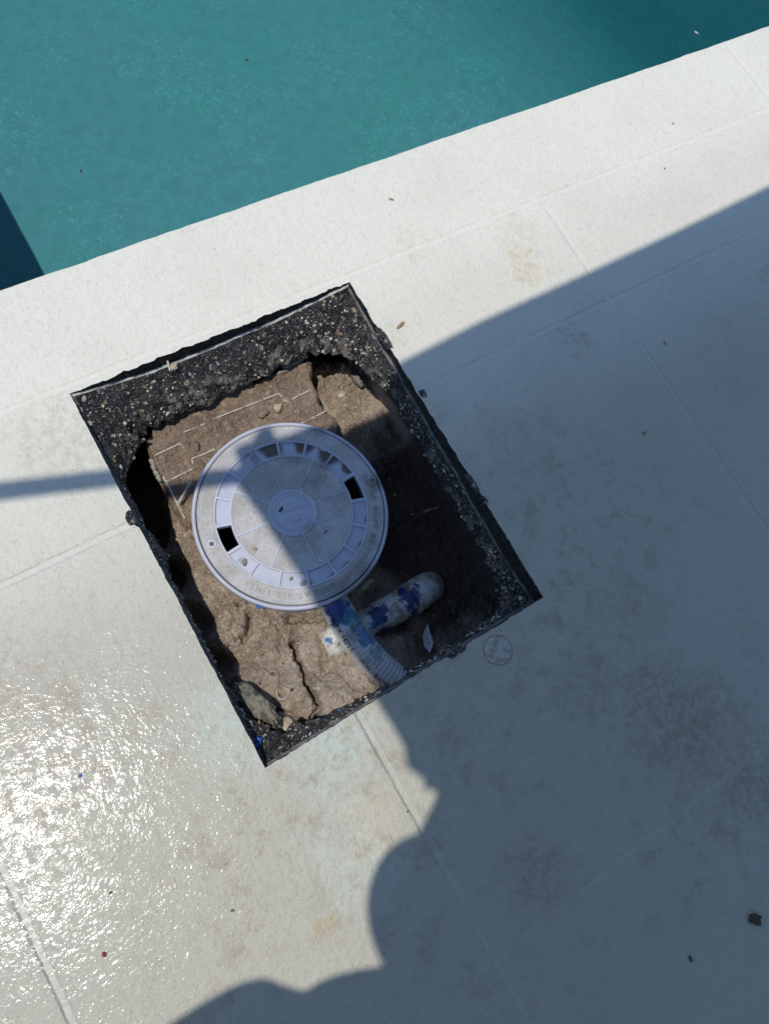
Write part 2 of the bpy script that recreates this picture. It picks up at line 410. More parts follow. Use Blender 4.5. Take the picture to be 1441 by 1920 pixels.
# rounded coping nose down towards the water
prev = [v for v in ov[2:]]
for dz, do in ((-.0015, .0028), (-.005, .0045), (-.012, .005), (-.13, .004)):
    cur = []
    for i, v in enumerate(prev):
        b0 = ov[2 + i].co
        cx, cy = b0.x, b0.y
        if b0.y < 4.0 and i > 0 and b0.x > WALL_X + .004: cy += do
        elif i > 0: cx += do
        cur.append(bm.verts.new((cx, cy, dz)))
    for i in range(len(prev) - 1):
        try: bm.faces.new((prev[i + 1], prev[i], cur[i], cur[i + 1]))
        except ValueError: pass
    prev = cur
me = bpy.data.meshes.new('pool_deck'); bm.normal_update(); bm.to_mesh(me); bm.free()
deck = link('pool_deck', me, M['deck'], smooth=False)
tag(deck, 'white sprayed concrete pool deck with faint joints and a rectangular cut-out', kind='structure')

# ------------------------------------------------------------------ broken slab under the paint (walls of the hole)
def interp(t, tab):
    return float(np.interp(t, [a for a, b in tab], [b for a, b in tab]))
# sides: 0 = near (y0, left to right), 1 = right (near to far), 2 = far (right to left), 3 = left (far to near)
CUT = {0: [(0, .016), (.2, .012), (.6, .022), (1, .03)], 1: [(0, .04), (.2, .045), (.5, .03), (.8, .02), (1, .012)],
       2: [(0, .005), (.1, .013), (.3, .024), (.5, .029), (.75, .028), (.92, .012), (1, .003)], 3: [(0, .004), (.1, .02), (.4, .03), (1, .03)]}
PRO = {0: [(0, .030), (.12, .022), (.26, .006), (.45, .002), (.8, .004), (.93, .012), (1, .03)],
       1: [(0, .03), (.07, .022), (.2, .006), (.5, .004), (.72, .008), (.85, .026), (.94, .05), (1, .06)],
       2: [(0, .06), (.05, .055), (.15, .046), (.35, .047), (.55, .052), (.75, .052), (.90, .056), (1, .062)],
       3: [(0, .062), (.08, .055), (.14, .040), (.20, .012), (.25, .004), (.36, .003), (.44, .014), (.48, .002), (.7, .001), (.86, .003), (.93, .018), (1, .03)]}
THK = {0: [(0, .055), (.3, .05), (1, .07)], 1: [(0, .07), (.3, .085), (1, .085)], 2: [(0, .085), (.4, .095), (1, .095)], 3: [(0, .095), (.3, .085), (1, .055)]}
VV = []; FF = []; FM = []
rows = 0
ROWS = [('c', 0.0), ('c', .5), ('c', 1.0), ('l', .35), ('l', 1.0)] + [('r', k / 22) for k in range(1, 23)] + [('u', .25), ('u', .6), ('u', 1.0), ('w', .5), ('w', 1.0)]
# mitred inward directions near the corners keep the strip from crossing itself
cen = np.array([(HX0 + HX1) / 2, (HY0 + HY1) / 2])
for i in range(NH):
    p, nin, k, t = HP[i]
    L = (HX1 - HX0) if k in (0, 2) else (HY1 - HY0)
    s = t * L; e = L - s
    nxt = HP[(i + int(e / .0022) + 2) % NH][1] if e < s else HP[(i - int(s / .0022) - 2) % NH][1]
    cw = max(0.0, 1 - min(s, e) / .11)
    dirn = nin + nxt * cw ** 1.0
    cut, pro, thk = interp(t, CUT[k]), interp(t, PRO[k]), interp(t, THK[k])
    pro *= 1 + .25 * noise.noise(Vector((p[0] * 30, p[1] * 30, 0)))
    thk *= 1 + .10 * noise.noise(Vector((p[0] * 25, p[1] * 25, 5)))
    cut *= 1 + .15 * noise.noise(Vector((p[0] * 20, p[1] * 20, 9)))
    tang = np.array([nin[1], -nin[0]])
    for kind, q in ROWS:
        if kind == 'c':
            o, z = edge_off(i) * (1 - q) - .0006 * q, -.0006 - cut * q
            disp = 0
        elif kind == 'l':
            o, z = .0035 * q + .001 * q * noise.noise(Vector((p[0] * 80, p[1] * 80, 1))), -cut - .0006 - .0010 * q; disp = 0
        elif kind == 'r':
            prof = q ** .62
            o, z = .0035 + pro * prof, -cut - .0016 - (thk - cut) * q
            disp = .0062 * (1 - .4 * (1 - q)) * min(1, q * 5)
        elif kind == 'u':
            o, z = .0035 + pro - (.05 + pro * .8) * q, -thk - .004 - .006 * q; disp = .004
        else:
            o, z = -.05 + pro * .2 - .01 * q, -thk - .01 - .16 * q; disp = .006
        b = p + dirn * o
        if disp:
            n = n3((b[0], b[1], z), 38, 3) * .9 + n3((b[0] + 3, b[1], z), 120, 3) * .55
            b = b + nin * disp * n; z += disp * .8 * n3((b[0], b[1] + 7, z), 70, 3)
        VV.append((b[0], b[1], min(z, -.0006)))
NR = len(ROWS)
for i in range(NH):
    j = (i + 1) % NH
    for r in range(NR - 1):
        FF.append((i * NR + r, i * NR + r + 1, j * NR + r + 1, j * NR + r))
        kd = ROWS[r + 1][0]
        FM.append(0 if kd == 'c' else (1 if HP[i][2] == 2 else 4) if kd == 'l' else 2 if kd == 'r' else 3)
# stones of the aggregate standing proud of the broken face
rs = random.Random(12)
_b = bmesh.new(); bmesh.ops.create_icosphere(_b, subdivisions=1, radius=1); _bv = [v.co.copy() for v in _b.verts]; _bf = [[v.index for v in f.verts] for f in _b.faces]; _b.free()
M['agg0'] = m_basic('aggregate_cream', (.62, .55, .44), .7, (.42, .34, .25), 200, .0008, 500); M['agg1'] = m_basic('aggregate_tan', (.42, .30, .20), .7, (.28, .19, .13), 200, .0008, 500)
M['agg2'] = m_basic('aggregate_white', (.58, .56, .52), .6, (.45, .43, .40), 200, .0008, 500); M['agg3'] = m_basic('aggregate_grey', (.16, .155, .15), .7, (.07, .07, .07), 200, .0008, 500)
for q in range(2300):
    i = rs.randrange(NH)
    if noise.noise(Vector((HP[i][0][0] * 22, HP[i][0][1] * 22, 4))) < rs.uniform(-.45, .35): continue
    rr_ = 5 + int(22 * rs.random() ** 1.1)
    if rr_ > 25: continue
    c_ = Vector(VV[i * NR + rr_]); sz = rs.choice([.0008, .0010, .0013, .0013, .0017, .0022, .0030]) * rs.uniform(.8, 1.3)
    e_ = (rs.uniform(.6, 1.5), rs.uniform(.6, 1.2), rs.uniform(.6, 1.1)); mt_ = Matrix.Rotation(rs.uniform(0, 6), 3, 'Z') @ Matrix.Rotation(rs.uniform(0, 6), 3, 'X')
    o_ = len(VV); mi_ = rs.choice([5, 5, 6, 7, 8, 8])
    for v in _bv:
        w_ = mt_ @ Vector((v.x * e_[0], v.y * e_[1], v.z * e_[2])) * sz * rs.uniform(.7, 1.15); VV.append((c_.x + w_.x, c_.y + w_.y, min(c_.z + w_.z, -.0008)))
    for f in _bf: FF.append(tuple(o_ + k for k in f)); FM.append(mi_)
slab = mesh('slab_layer', VV, FF, mats=[M['cut'], M['dust'], M['slab'], M['underside'], M['dust_shaded'], M['agg0'], M['agg1'], M['agg2'], M['agg3']], fmat=FM)
tag(slab, 'black concrete slab with brown and cream aggregate exposed around the cut-out', kind='structure')

# ------------------------------------------------------------------ dirt floor of the hole
ctrl = [(650, 705, .175), (690, 690, .185), (620, 655, .24), (700, 640, .25), (735, 700, .22), (700, 760, .185), (750, 790, .20), (640, 780, .18), (600, 720, .20),
        (770, 900, .21), (830, 1000, .22), (900, 1090, .22), (760, 1040, .225), (860, 1190, .20), (930, 1120, .21), (740, 1180, .21), (790, 1210, .195), (745, 1195, .165), (800, 1165, .178), (705, 1130, .19), (820, 880, .22),
        (440, 1150, .112), (420, 1200, .108), (520, 1180, .112), (590, 1180, .114), (665, 1265, .112), (700, 1290, .108), (540, 1290, .100), (470, 1270, .104),
        (600, 1350, .100), (560, 1390, .12), (640, 1310, .098), (520, 1345, .11), (400, 1120, .12), (380, 1075, .125), (365, 1030, .135), (350, 985, .15),
        (255, 930, .26), (290, 1010, .24), (330, 1090, .22), (370, 1180, .19), (405, 1250, .16), (440, 1310, .14), (235, 850, .26), (470, 1370, .09), (510, 1410, .085),
        (560, 960, .16), (650, 1120, .15), (450, 1000, .15), (330, 800, .2), (500, 700, .2), (660, 1180, .135), (690, 1215, .14), (618, 1205, .128), (640, 1235, .126)]
cp = np.array([[*P(a, b, -d)[:2], -d] for a, b, d in ctrl])
gx = np.arange(-.075, .56, .00125); gy = np.arange(-.14, .62, .00125)
GX, GY = np.meshgrid(gx, gy)
num = 0; den = 0
for (x, y, z) in cp:
    d2 = (GX - x) ** 2 + (GY - y) ** 2 + 1.5e-4
    w = d2 ** -1.9; num = num + w * z; den = den + w
H = num / den
lump = fbm(GX, GY, 22, 5, 3)
H += .013 * lump + .005 * fbm(GX, GY, 55, 4, 71, .55, True)
cl = np.clip(fbm(GX, GY, 75, 4, 11, .55), -.5, .8)
mound = np.exp(-(((GX - P(650, 705, -.18)[0]) / .05) ** 2 + ((GY - P(650, 705, -.18)[1]) / .035) ** 2) ** 1.2)
rough = .35 + 1.6 * mound
clod_l = np.exp(-(((GX - P(440, 1165, -.11)[0]) / .045) ** 2 + ((GY - P(440, 1165, -.11)[1]) / .06) ** 2))
rough += .9 * clod_l
H += .0062 * cl * rough
# rounded clods
def clods(sc, seed, amp, mask):
    global H
    r = np.random.RandomState(seed)
    xi = np.floor(GX * sc).astype(int); yi = np.floor(GY * sc).astype(int)
    T1, T2, T3 = r.rand(128, 128), r.rand(128, 128), r.rand(128, 128)
    best = np.full(GX.shape, 9.0); rv = np.zeros(GX.shape)
    for a in (-1, 0, 1):
        for b in (-1, 0, 1):
            cx = xi + a; cy = yi + b
            px = (cx + T1[cx & 127, cy & 127]) / sc; py = (cy + T2[cx & 127, cy & 127]) / sc
            d = np.hypot(GX - px, GY - py) * sc
            m = d < best; best = np.where(m, d, best); rv = np.where(m, T3[cx & 127, cy & 127], rv)
    H += amp * mask * np.clip(1 - (best / .62) ** 2, 0, 1) ** .7 * rv
clods(95, 5, .015, np.clip(mound * 1.3 + clod_l * .8, 0, 1)); clods(190, 6, .0035, np.clip(.45 + mound + clod_l, 0, 1)); clods(45, 8, .007, np.clip(mound * .5 + clod_l * .9, 0, 1))
# cracks and gullies through the lit dirt, given along photo pixels
def crack(pts, w, dep, z=-.105):
    global H
    q = [P(a, b, z)[:2] for a, b in pts]
    best = np.full(GX.shape, 9.0)
    wx = GX + .009 * fbm(GX, GY, 55, 5, 31, .6); wy = GY + .009 * fbm(GX, GY, 55, 5, 32, .6)
    for a, b in zip(q[:-1], q[1:]):
        d = b - a; L2 = d @ d
        t = np.clip(((wx - a[0]) * d[0] + (wy - a[1]) * d[1]) / L2, 0, 1)
        best = np.minimum(best, np.hypot(wx - a[0] - t * d[0], wy - a[1] - t * d[1]))
    H -= dep * np.exp(-(best / w) ** 2)
crack([(553, 1205), (556, 1235), (572, 1270), (590, 1300), (598, 1325), (590, 1350), (606, 1362)], .0036, .032)
crack([(553, 1185), (552, 1210)], .004, .01)
crack([(590, 1280), (610, 1265), (632, 1258)], .0028, .009)
crack([(520, 1335), (540, 1335), (560, 1345), (575, 1362), (600, 1370)], .0035, .014)
crack([(470, 1150), (466, 1180), (452, 1196)], .004, .02)
crack([(505, 1165), (520, 1172)], .002, .008)
crack([(540, 1380), (590, 1375)], .007, .02)
crack([(545, 1157), (590, 1160), (612, 1150)], .006, .02)
crack([(530, 1215), (535, 1225)], .0025, .006)
# raised grey tongue between the cracks and a lip on its right
H += .006 * np.exp(-(((GX - P(575, 1320, -.1)[0]) / .012) ** 2 + ((GY - P(575, 1320, -.1)[1]) / .03) ** 2))
H += .0030 * fbm(GX, GY, 170, 3, 21) + .0035 * fbm(GX, GY, 90, 5, 77, .6, True)
crack([(610, 1160), (622, 1190), (598, 1232), (618, 1262)], .002, .007)
crack([(500, 1150), (530, 1190), (515, 1240), (528, 1290)], .0018, .006)
crack([(640, 1262), (660, 1290), (700, 1300)], .002, .007)
crack([(470, 1230), (500, 1250), (540, 1262)], .0018, .005)
H += .012 * np.exp(-(((GX - P(600, 1222, -.1)[0]) / .012) ** 2 + ((GY - P(600, 1222, -.1)[1]) / .012) ** 2))
H = np.where(np.hypot(GX - LC[0], GY - LC[1]) < LR * .88, -.285, H)
# rise to meet the undercut behind the slab
out = np.maximum.reduce([HX0 - .012 - GX, GX - HX1 - .012, HY0 - .012 - GY, GY - HY1 - .012]); out = np.clip(out, 0, .06) / .05
H = H + out ** 1.3 * .14
H = np.minimum(H, -.058)
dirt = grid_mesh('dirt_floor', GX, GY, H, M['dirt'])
tag(dirt, 'brown lumpy dirt at the bottom of the hole', kind='structure')
def hz(x, y):
    i = int(round((y - gy[0]) / .00125)); j = int(round((x - gx[0]) / .00125))
    return float(H[min(max(i, 0), len(gy) - 1), min(max(j, 0), len(gx) - 1)])
def on_dirt(px, py):
    """follow the pixel's line of sight down to the dirt"""
    z = -.05
    while z > -.3:
        p = P(px, py, z)
        if hz(p[0], p[1]) >= z: return p
        z -= .001
    return p

# ------------------------------------------------------------------ small builders
def tube_pts(path, radii, seg=24, cap=True):
    """tube along a 3-D path; returns verts, faces"""
    path = [Vector(p) for p in path]; V = []; Fc = []
    n = len(path); up = Vector((0, 0, 1)); last = None
    for i, p in enumerate(path):
        t = (path[min(i + 1, n - 1)] - path[max(i - 1, 0)]).normalized()
        if last is None:
            a = t.cross(up)
            if a.length < .01: a = t.cross(Vector((0, 1, 0)))
        else: a = last - t * last.dot(t)
        a.normalize(); b = a.cross(t).normalized(); last = a
        r = radii[i] if hasattr(radii, '__len__') else radii
        for k in range(seg):
            th = 2 * math.pi * k / seg
            V.append(p + (a * math.cos(th) + b * math.sin(th)) * r)
    for i in range(n - 1):
        for k in range(seg):
            k2 = (k + 1) % seg
            Fc.append((i * seg + k, i * seg + k2, (i + 1) * seg + k2, (i + 1) * seg + k))
    if cap:
        Fc.append(tuple(range(seg))[::-1]); Fc.append(tuple((n - 1) * seg + k for k in range(seg)))
    return V, Fc
def tube(name, path, radii, mat, parent=None, seg=24, cap=True):
    V, Fc = tube_pts(path, radii, seg, cap)
    return mesh(name, V, Fc, mat, parent)
def spline(pts, n=40):
    pts = [np.array(p, float) for p in pts]; P0 = [2 * pts[0] - pts[1]] + pts + [2 * pts[-1] - pts[-2]]; out = []
    for i in range(1, len(P0) - 2):
        for k in range(n):
            t = k / n; a, b, c, d = P0[i - 1:i + 3]
            out.append(.5 * ((2 * b) + (c - a) * t + (2 * a - 5 * b + 4 * c - d) * t * t + (3 * b - a - 3 * c + d) * t ** 3))
    out.append(pts[-1]); return out
def ring(name, r0, r1, z0, z1, c, mat, parent, seg=160, bev=.0008, a0=0, a1=2 * math.pi):
    """lathe of a bevelled rectangular section between radii r0<r1, heights z0<z1"""
    prof = [(r0, z0), (r0, z1 - bev), (r0 + bev, z1), (r1 - bev, z1), (r1, z1 - bev), (r1, z0)]
    V = []; Fc = []; full = abs(a1 - a0 - 2 * math.pi) < 1e-6
    n = seg if full else seg + 1
    for i in range(n):
        a = a0 + (a1 - a0) * i / seg
        for r, z in prof: V.append((c[0] + r * math.cos(a), c[1] + r * math.sin(a), z))
    m = len(prof)
    for i in range(n if full else n - 1):
        j = (i + 1) % n
        for k in range(m): Fc.append((i * m + k, j * m + k, j * m + (k + 1) % m, i * m + (k + 1) % m))
    if not full: Fc.append(tuple(range(m))); Fc.append(tuple((n - 1) * m + k for k in range(m))[::-1])
    return mesh(name, V, Fc, mat, parent, smooth=False)
def ringVF(V, Fc, r0, r1, z0, z1, c, seg=160, bev=.0006, a0=0, a1=2 * math.pi):
    prof = [(r0, z0), (r0, z1 - bev), (r0 + bev, z1), (r1 - bev, z1), (r1, z1 - bev), (r1, z0)]
    full = abs(a1 - a0 - 2 * math.pi) < 1e-6; n = seg if full else seg + 1; o = len(V); m = len(prof)
    for i in range(n):
        a = a0 + (a1 - a0) * i / seg
        for r, z in prof: V.append((c[0] + r * math.cos(a), c[1] + r * math.sin(a), z))
    for i in range(n if full else n - 1):
        j = (i + 1) % n
        for k in range(m): Fc.append((o + i * m + k, o + j * m + k, o + j * m + (k + 1) % m, o + i * m + (k + 1) % m))
    if not full: Fc.append(tuple(o + k for k in range(m))); Fc.append(tuple(o + (n - 1) * m + k for k in range(m))[::-1])
def barVF(V, Fc, p, q, w, z0, z1, bev=.0006):
    p = np.array(p, float); q = np.array(q, float); d = (q - p) / np.linalg.norm(q - p); nn = np.array([-d[1], d[0]])
    o = len(V)
    for b, z in ((w / 2, z0), (w / 2, z1 - bev), (w / 2 - bev, z1)):
        for a, s in ((p, 1), (p, -1), (q, -1), (q, 1)):
            e = a + nn * s * b; V.append((e[0], e[1], z))
    for l in range(2):
        for k in range(4):
            k2 = (k + 1) % 4; Fc.append((o + l * 4 + k, o + l * 4 + k2, o + l * 4 + 4 + k2, o + l * 4 + 4 + k))
    Fc.append((o + 8, o + 9, o + 10, o + 11))
def pebble(name, px, py, size, mat, label, cat, lift=0.3, rot=0.0, seed=0, loc=None, rough=.18, tilt=0.0):
    """irregular stone / chip; size = (sx, sy, sz) in metres"""
    p = loc if loc is not None else on_dirt(px, py)
    bm = bmesh.new(); bmesh.ops.create_icosphere(bm, subdivisions=5 if size[1] > .06 else 4, radius=1)
    mt = Matrix.Rotation(rot, 3, 'Z') @ Matrix.Rotation(tilt, 3, 'Y')
    for v in bm.verts:
        c = v.co.copy()
        k = 1 + rough * noise.fractal(c * 1.3 + Vector((seed * 7.7, seed, 0)), .8, 2, 4)
        if size[1] > .06: k += .10 * noise.fractal(c * 5 + Vector((seed, 3, 1)), .6, 2, 4)
        c = Vector((math.copysign(abs(c.x) ** .85, c.x), math.copysign(abs(c.y) ** .85, c.y), c.z)) * k
        v.co = mt @ Vector((c.x * size[0] / 2, c.y * size[1] / 2, c.z * size[2] / 2))
    me = bpy.data.meshes.new(name); bm.to_mesh(me); bm.free()
    o = link(name, me, mat); o.location = (p[0], p[1], p[2] + size[2] * lift)
    tag(o, label, cat, {'stone': 'loose stones in the hole', 'slab crumb': 'crumbs of slab on the cut edge', 'bug': 'tiny bugs', 'crumb': 'dried mud crumbs on the lid', 'leaf': 'dry leaf bits', 'husk': 'husks on the deck'}.get(cat)); return o
def text_mesh(ch, size, extr=0.0):
    cu = bpy.data.curves.new('t', 'FONT'); cu.body = ch; cu.size = size; cu.extrude = extr; cu.align_x = 'CENTER'; cu.align_y = 'CENTER'
    cu.resolution_u = 4
    ob = bpy.data.objects.new('t', cu); COL.objects.link(ob)
    dg = bpy.context.evaluated_depsgraph_get(); me = bpy.data.meshes.new_from_object(ob.evaluated_get(dg))
    V = [v.co.copy() for v in me.vertices]; Fc = [tuple(p.vertices) for p in me.polygons]
    bpy.data.objects.remove(ob); bpy.data.curves.remove(cu); bpy.data.meshes.remove(me)
    return V, Fc

# ------------------------------------------------------------------ skimmer: body, muddy throat, collar
sk = empty('skimmer', (LC[0], LC[1], -.3))
tag(sk, 'round grey collar and mud covered ribbed throat of a pool skimmer set in dirt', 'skimmer')
V, Fc = [], []
ringVF(V, Fc, LR * .962, LR, DL - .012, DL - .0008, LC, bev=.002)
ringVF(V, Fc, LR * .945, LR * .985, DL - .05, DL - .013, LC)
collar = mesh('collar', V, Fc, M['lid'], sk, smooth=False)
V, Fc = [], []
ringVF(V, Fc, LR * .86, LR * .93, -.28, DL - .04, LC)
mesh('bucket', V, Fc, M['white_plastic'], sk, smooth=False)
V = [(LC[0] + LR * .9 * math.cos(a), LC[1] + LR * .9 * math.sin(a), -.2) for a in np.linspace(0, 2 * math.pi, 48, endpoint=False)]
mesh('well_dark_disc', V, [tuple(range(48))], M['black'], sk)  # black disc painted in for the dark depth of the bucket
# throat: flat box from the bucket towards the pool, mud on top
TD = -.118
tp = lambda a, b, z=TD: P(a, b, z)
outl = [(345, 985), (322, 950), (306, 915), (288, 870), (268, 835), (285, 795), (340, 765), (430, 730), (520, 695), (578, 668), (584, 700), (592, 730), (600, 752), (616, 772), (640, 800), (600, 900), (450, 960)]
po = [tp(*a) for a in outl]
V = []; Fc = []
n = len(po); c0 = np.mean([p[:2] for p in po], 0)
for z, k in ((TD - .008, .955), (-.30, .95)):
    for p in po: q = c0 + (p[:2] - c0) * k; V.append((q[0], q[1], z))
Fc = [tuple(range(n))] + [(i, (i + 1) % n, n + (i + 1) % n, n + i) for i in range(n)]
mesh('throat', V, Fc, M['white_plastic'], sk, smooth=False)
# mud blanket as a height field cut to a ragged outline
mgx = np.arange(.03, .40, .001); mgy = np.arange(.18, .52, .001)
MX, MY = np.meshgrid(mgx, mgy)
def inside(poly, x, y):
    r = np.zeros(x.shape, bool); j = len(poly) - 1
    for i in range(len(poly)):
        xi, yi = poly[i][:2]; xj, yj = poly[j][:2]
        c = ((yi > y) != (yj > y)) & (x < (xj - xi) * (y - yi) / (yj - yi + 1e-12) + xi); r ^= c; j = i
    return r
def polydist(poly, x, y):
    best = np.full(x.shape, 9.0)
    for i in range(len(poly)):
        a = np.array(poly[i][:2]); b = np.array(poly[(i + 1) % len(poly)][:2]); d = b - a
        t = np.clip(((x - a[0]) * d[0] + (y - a[1]) * d[1]) / (d @ d), 0, 1)
        best = np.minimum(best, np.hypot(x - a[0] - t * d[0], y - a[1] - t * d[1]))
    return best
wx = MX + .006 * fbm(MX, MY, 40, 4, 41); wy = MY + .006 * fbm(MX, MY, 40, 4, 42)
ins = inside(po, wx, wy); pd = polydist(po, wx, wy)
flat = np.exp(-((pd / .004) ** 2))
MH = TD + .0035 + .0065 * fbm(MX, MY, 30, 4, 43) + .0050 * fbm(MX, MY, 110, 4, 44) + .003 * fbm(MX, MY, 260, 2, 46)
# smooth puddle of silt in the middle
sx_, sy_ = P(440, 750, TD)[:2]
sil = np.exp(-(((MX - sx_) / .06) ** 2 + ((MY - sy_ - .002) / .018) ** 2) ** 2)
MH = MH * (1 - sil) + (TD + .001 + .0006 * fbm(MX, MY, 60, 3, 45)) * sil
MH = np.where(ins, MH - .010 * flat, TD - .03)
keep = ins | (pd < .0035)
mud = grid_mesh('mud', MX, MY, MH, M['mud'], sk, keep)
tag(mud, 'wet brown mud on the throat')
def rib(pts, w=.0021, h=.0056):
    V, Fc = [], []
    q = [tp(a, b, TD + .004) for a, b in pts]
    for a, b in zip(q[:-1], q[1:]): barVF(V, Fc, a[:2], b[:2], w, TD - .004, TD + h, .0003)
    return mesh('rib', V, Fc, M['rib'], sk, smooth=False)
M['rib'] = m_basic('rib_plastic', (.55, .52, .47), .4, (.26, .20, .15), 60, .0003, 300, .48, .62)
for pts in ([(345, 811), (372, 800)], [(376, 798), (384, 795)], [(400, 786), (523, 738), (528, 745)], [(531, 750), (542, 755), (546, 763)], [(540, 752), (589, 728)],
            [(560, 797), (613, 770)], [(291, 854), (337, 832), (346, 842), (348, 846)], [(362, 870), (360, 860), (382, 852), (402, 842)],
            [(310, 904), (340, 890), (369, 876)], [(352, 770), (395, 748), (470, 716)]):
    rib(pts)
V, Fc = [], []
q = [P(a, b, TD + .006) for a, b in ((306, 893), (324, 927), (347, 973))]
for a, b in zip(q[:-1], q[1:]): barVF(V, Fc, a[:2], b[:2], .0026, TD - .10, TD + .006, .0003)
mesh('rib', V, Fc, M['rib'], sk, smooth=False)
a, b = P(334, 944, TD + .02), P(362, 897, TD + .022)
r_ = tube('brace_rod', [a, b], .0021, M['rib'], sk, 10)
# crusty cement along the throat's outer edges
M['crust'] = m_basic('cement_crust', (.42, .39, .33), .9, (.26, .22, .18), 120, .003, 160)
for pts, w in (([(283, 862), (292, 885), (302, 905)], .007), ([(530, 692), (552, 682), (575, 668)], .008), ([(520, 702), (542, 694)], .005)):
    q = spline([np.append(P(a, b, TD)[:2], TD + .003) for a, b in pts], 14)
    Vt, Ft = tube_pts(q, [w * .5 * (1 + .5 * noise.noise(Vector((k * .6, 1, 2)))) for k in range(len(q))], 12)
    Vt = [v + Vector((1, .8, .8)) * .003 * n3(v, 220, 3) for v in Vt]
    mesh('cement_crust', Vt, Ft, M['crust'], sk)

# ------------------------------------------------------------------ skimmer lid
lid = empty('access_cover', (LC[0], LC[1], DL))
tag(lid, 'round pale grey skimmer lid with a ring of recesses, two open slots and raised lettering', 'lid')
s0 = P(428, 1008, DL)[:2] - LC; ANG0 = math.atan2(s0[1], s0[0]); STEP = 2 * math.pi / 16
rin, rout = LR * .628, LR * .770
zt = DL                                                   # plate top
V, Fc = [], []
# grained plates: outer band and inner disc, between raised frames
ringVF(V, Fc, rout + .003, LR * .950, DL - .010, zt, LC, bev=.0006)
mesh('rim_plate', V, Fc, M['grain'], lid, smooth=False)
V, Fc = [], []
ringVF(V, Fc, LR * .255, rin - .003, DL - .010, zt - .0004, LC, bev=.0005)
mesh('centre_plate', V, Fc, M['grain'], lid, smooth=False)
# smooth parts: frames, spokes, recess bars, hub
V, Fc = [], []
fh = zt + .0011
ringVF(V, Fc, rin - .0032, rin, DL - .010, fh, LC); ringVF(V, Fc, rout, rout + .0032, DL - .010, fh, LC)
ringVF(V, Fc, LR * .905, LR * .913, DL - .006, fh - .0004, LC, bev=.0003)
for k in range(16):
    a = ANG0 + STEP * (k + .5); d = np.array([math.cos(a), math.sin(a)])
    barVF(V, Fc, LC + d * (rin - .001), LC + d * (rout + .001), .0042 if k not in (0, 15, 7, 8) else .005, DL - .010, fh - .0001)
mesh('frame', V, Fc, M['lid'], lid, smooth=False)
for k in range(8):
    V, Fc = [], []
    a = ANG0 + STEP * (2 * k + .0) + rad(1.5); d = np.array([math.cos(a), math.sin(a)])
    barVF(V, Fc, LC + d * LR * .245, LC + d * (rin - .002), .0034, DL - .003, zt + .0008)
    mesh('spoke', V, Fc, M['lid'], lid, smooth=False)
for k in range(16):
    if k in (0, 8): continue
    V, Fc = [], []
    a = ANG0 + STEP * k
    ringVF(V, Fc, rin, rout, DL - .008, DL - .0028, LC, 10, .0002, a - STEP / 2, a + STEP / 2)
    mesh('recess', V, Fc, M['recess'], lid, smooth=False)
V, Fc = [], []
ringVF(V, Fc, LR * .215, LR * .255, DL - .008, fh, LC, bev=.0012)
ringVF(V, Fc, LR * .180, LR * .192, DL - .008, fh - .0002, LC, bev=.0006)
ringVF(V, Fc, .0005, LR * .215, DL - .008, zt - .0002, LC, bev=.0003)
hub = mesh('hub', V, Fc, M['lid'], lid, smooth=False)
# raised emblem on the hub, laid out as in the photo
V, Fc = [], []
for (a, b, w) in [((536, 958), (567, 948), .0030), ((560, 952), (574, 950), .004), ((556, 940), (553, 950), .0026), ((571, 937), (576, 949), .0026), ((562, 965), (573, 958), .0058),
                  ((547, 967), (549, 976), .0030), ((545, 978), (562, 974), .0024), ((557, 965), (560, 976), .0026), ((566, 975), (577, 970), .003), ((538, 944), (547, 941), .0025)]:
    barVF(V, Fc, P(*a, DL)[:2], P(*b, DL)[:2], w, DL - .002, fh - .0003, .0004)
mesh('emblem', V, Fc, M['lid'], lid, smooth=False)
# screw bosses and moulded mark
M['hole'] = m_basic('screw_hole', (.14, .10, .07), .6)
for (px, py) in ((397, 1020), (697, 900)):
    c = P(px, py, DL)[:2]; V, Fc = [], []
    ringVF(V, Fc, .0035, .0075, DL - .008, fh + .0003, c, 28, .0007)
    ob = mesh('screw_boss', V, Fc, M['lid'], lid, smooth=False)
    V = [(c[0] + .0037 * math.cos(t), c[1] + .0037 * math.sin(t), zt + .0002) for t in np.linspace(0, 2 * math.pi, 20, endpoint=False)]
    mesh('screw_hole', V, [tuple(range(20))], M['hole'], ob)
V, Fc = [], []
for a, b in (((384, 999), (398, 999)), ((384, 999), (388, 1008)), ((388, 1008), (395, 1007)), ((395, 1007), (400, 998))): barVF(V, Fc, P(*a, DL)[:2], P(*b, DL)[:2], .0014, DL - .002, zt + .0009, .0003)
mesh('moulded_mark', V, Fc, M['lid'], lid, smooth=False)
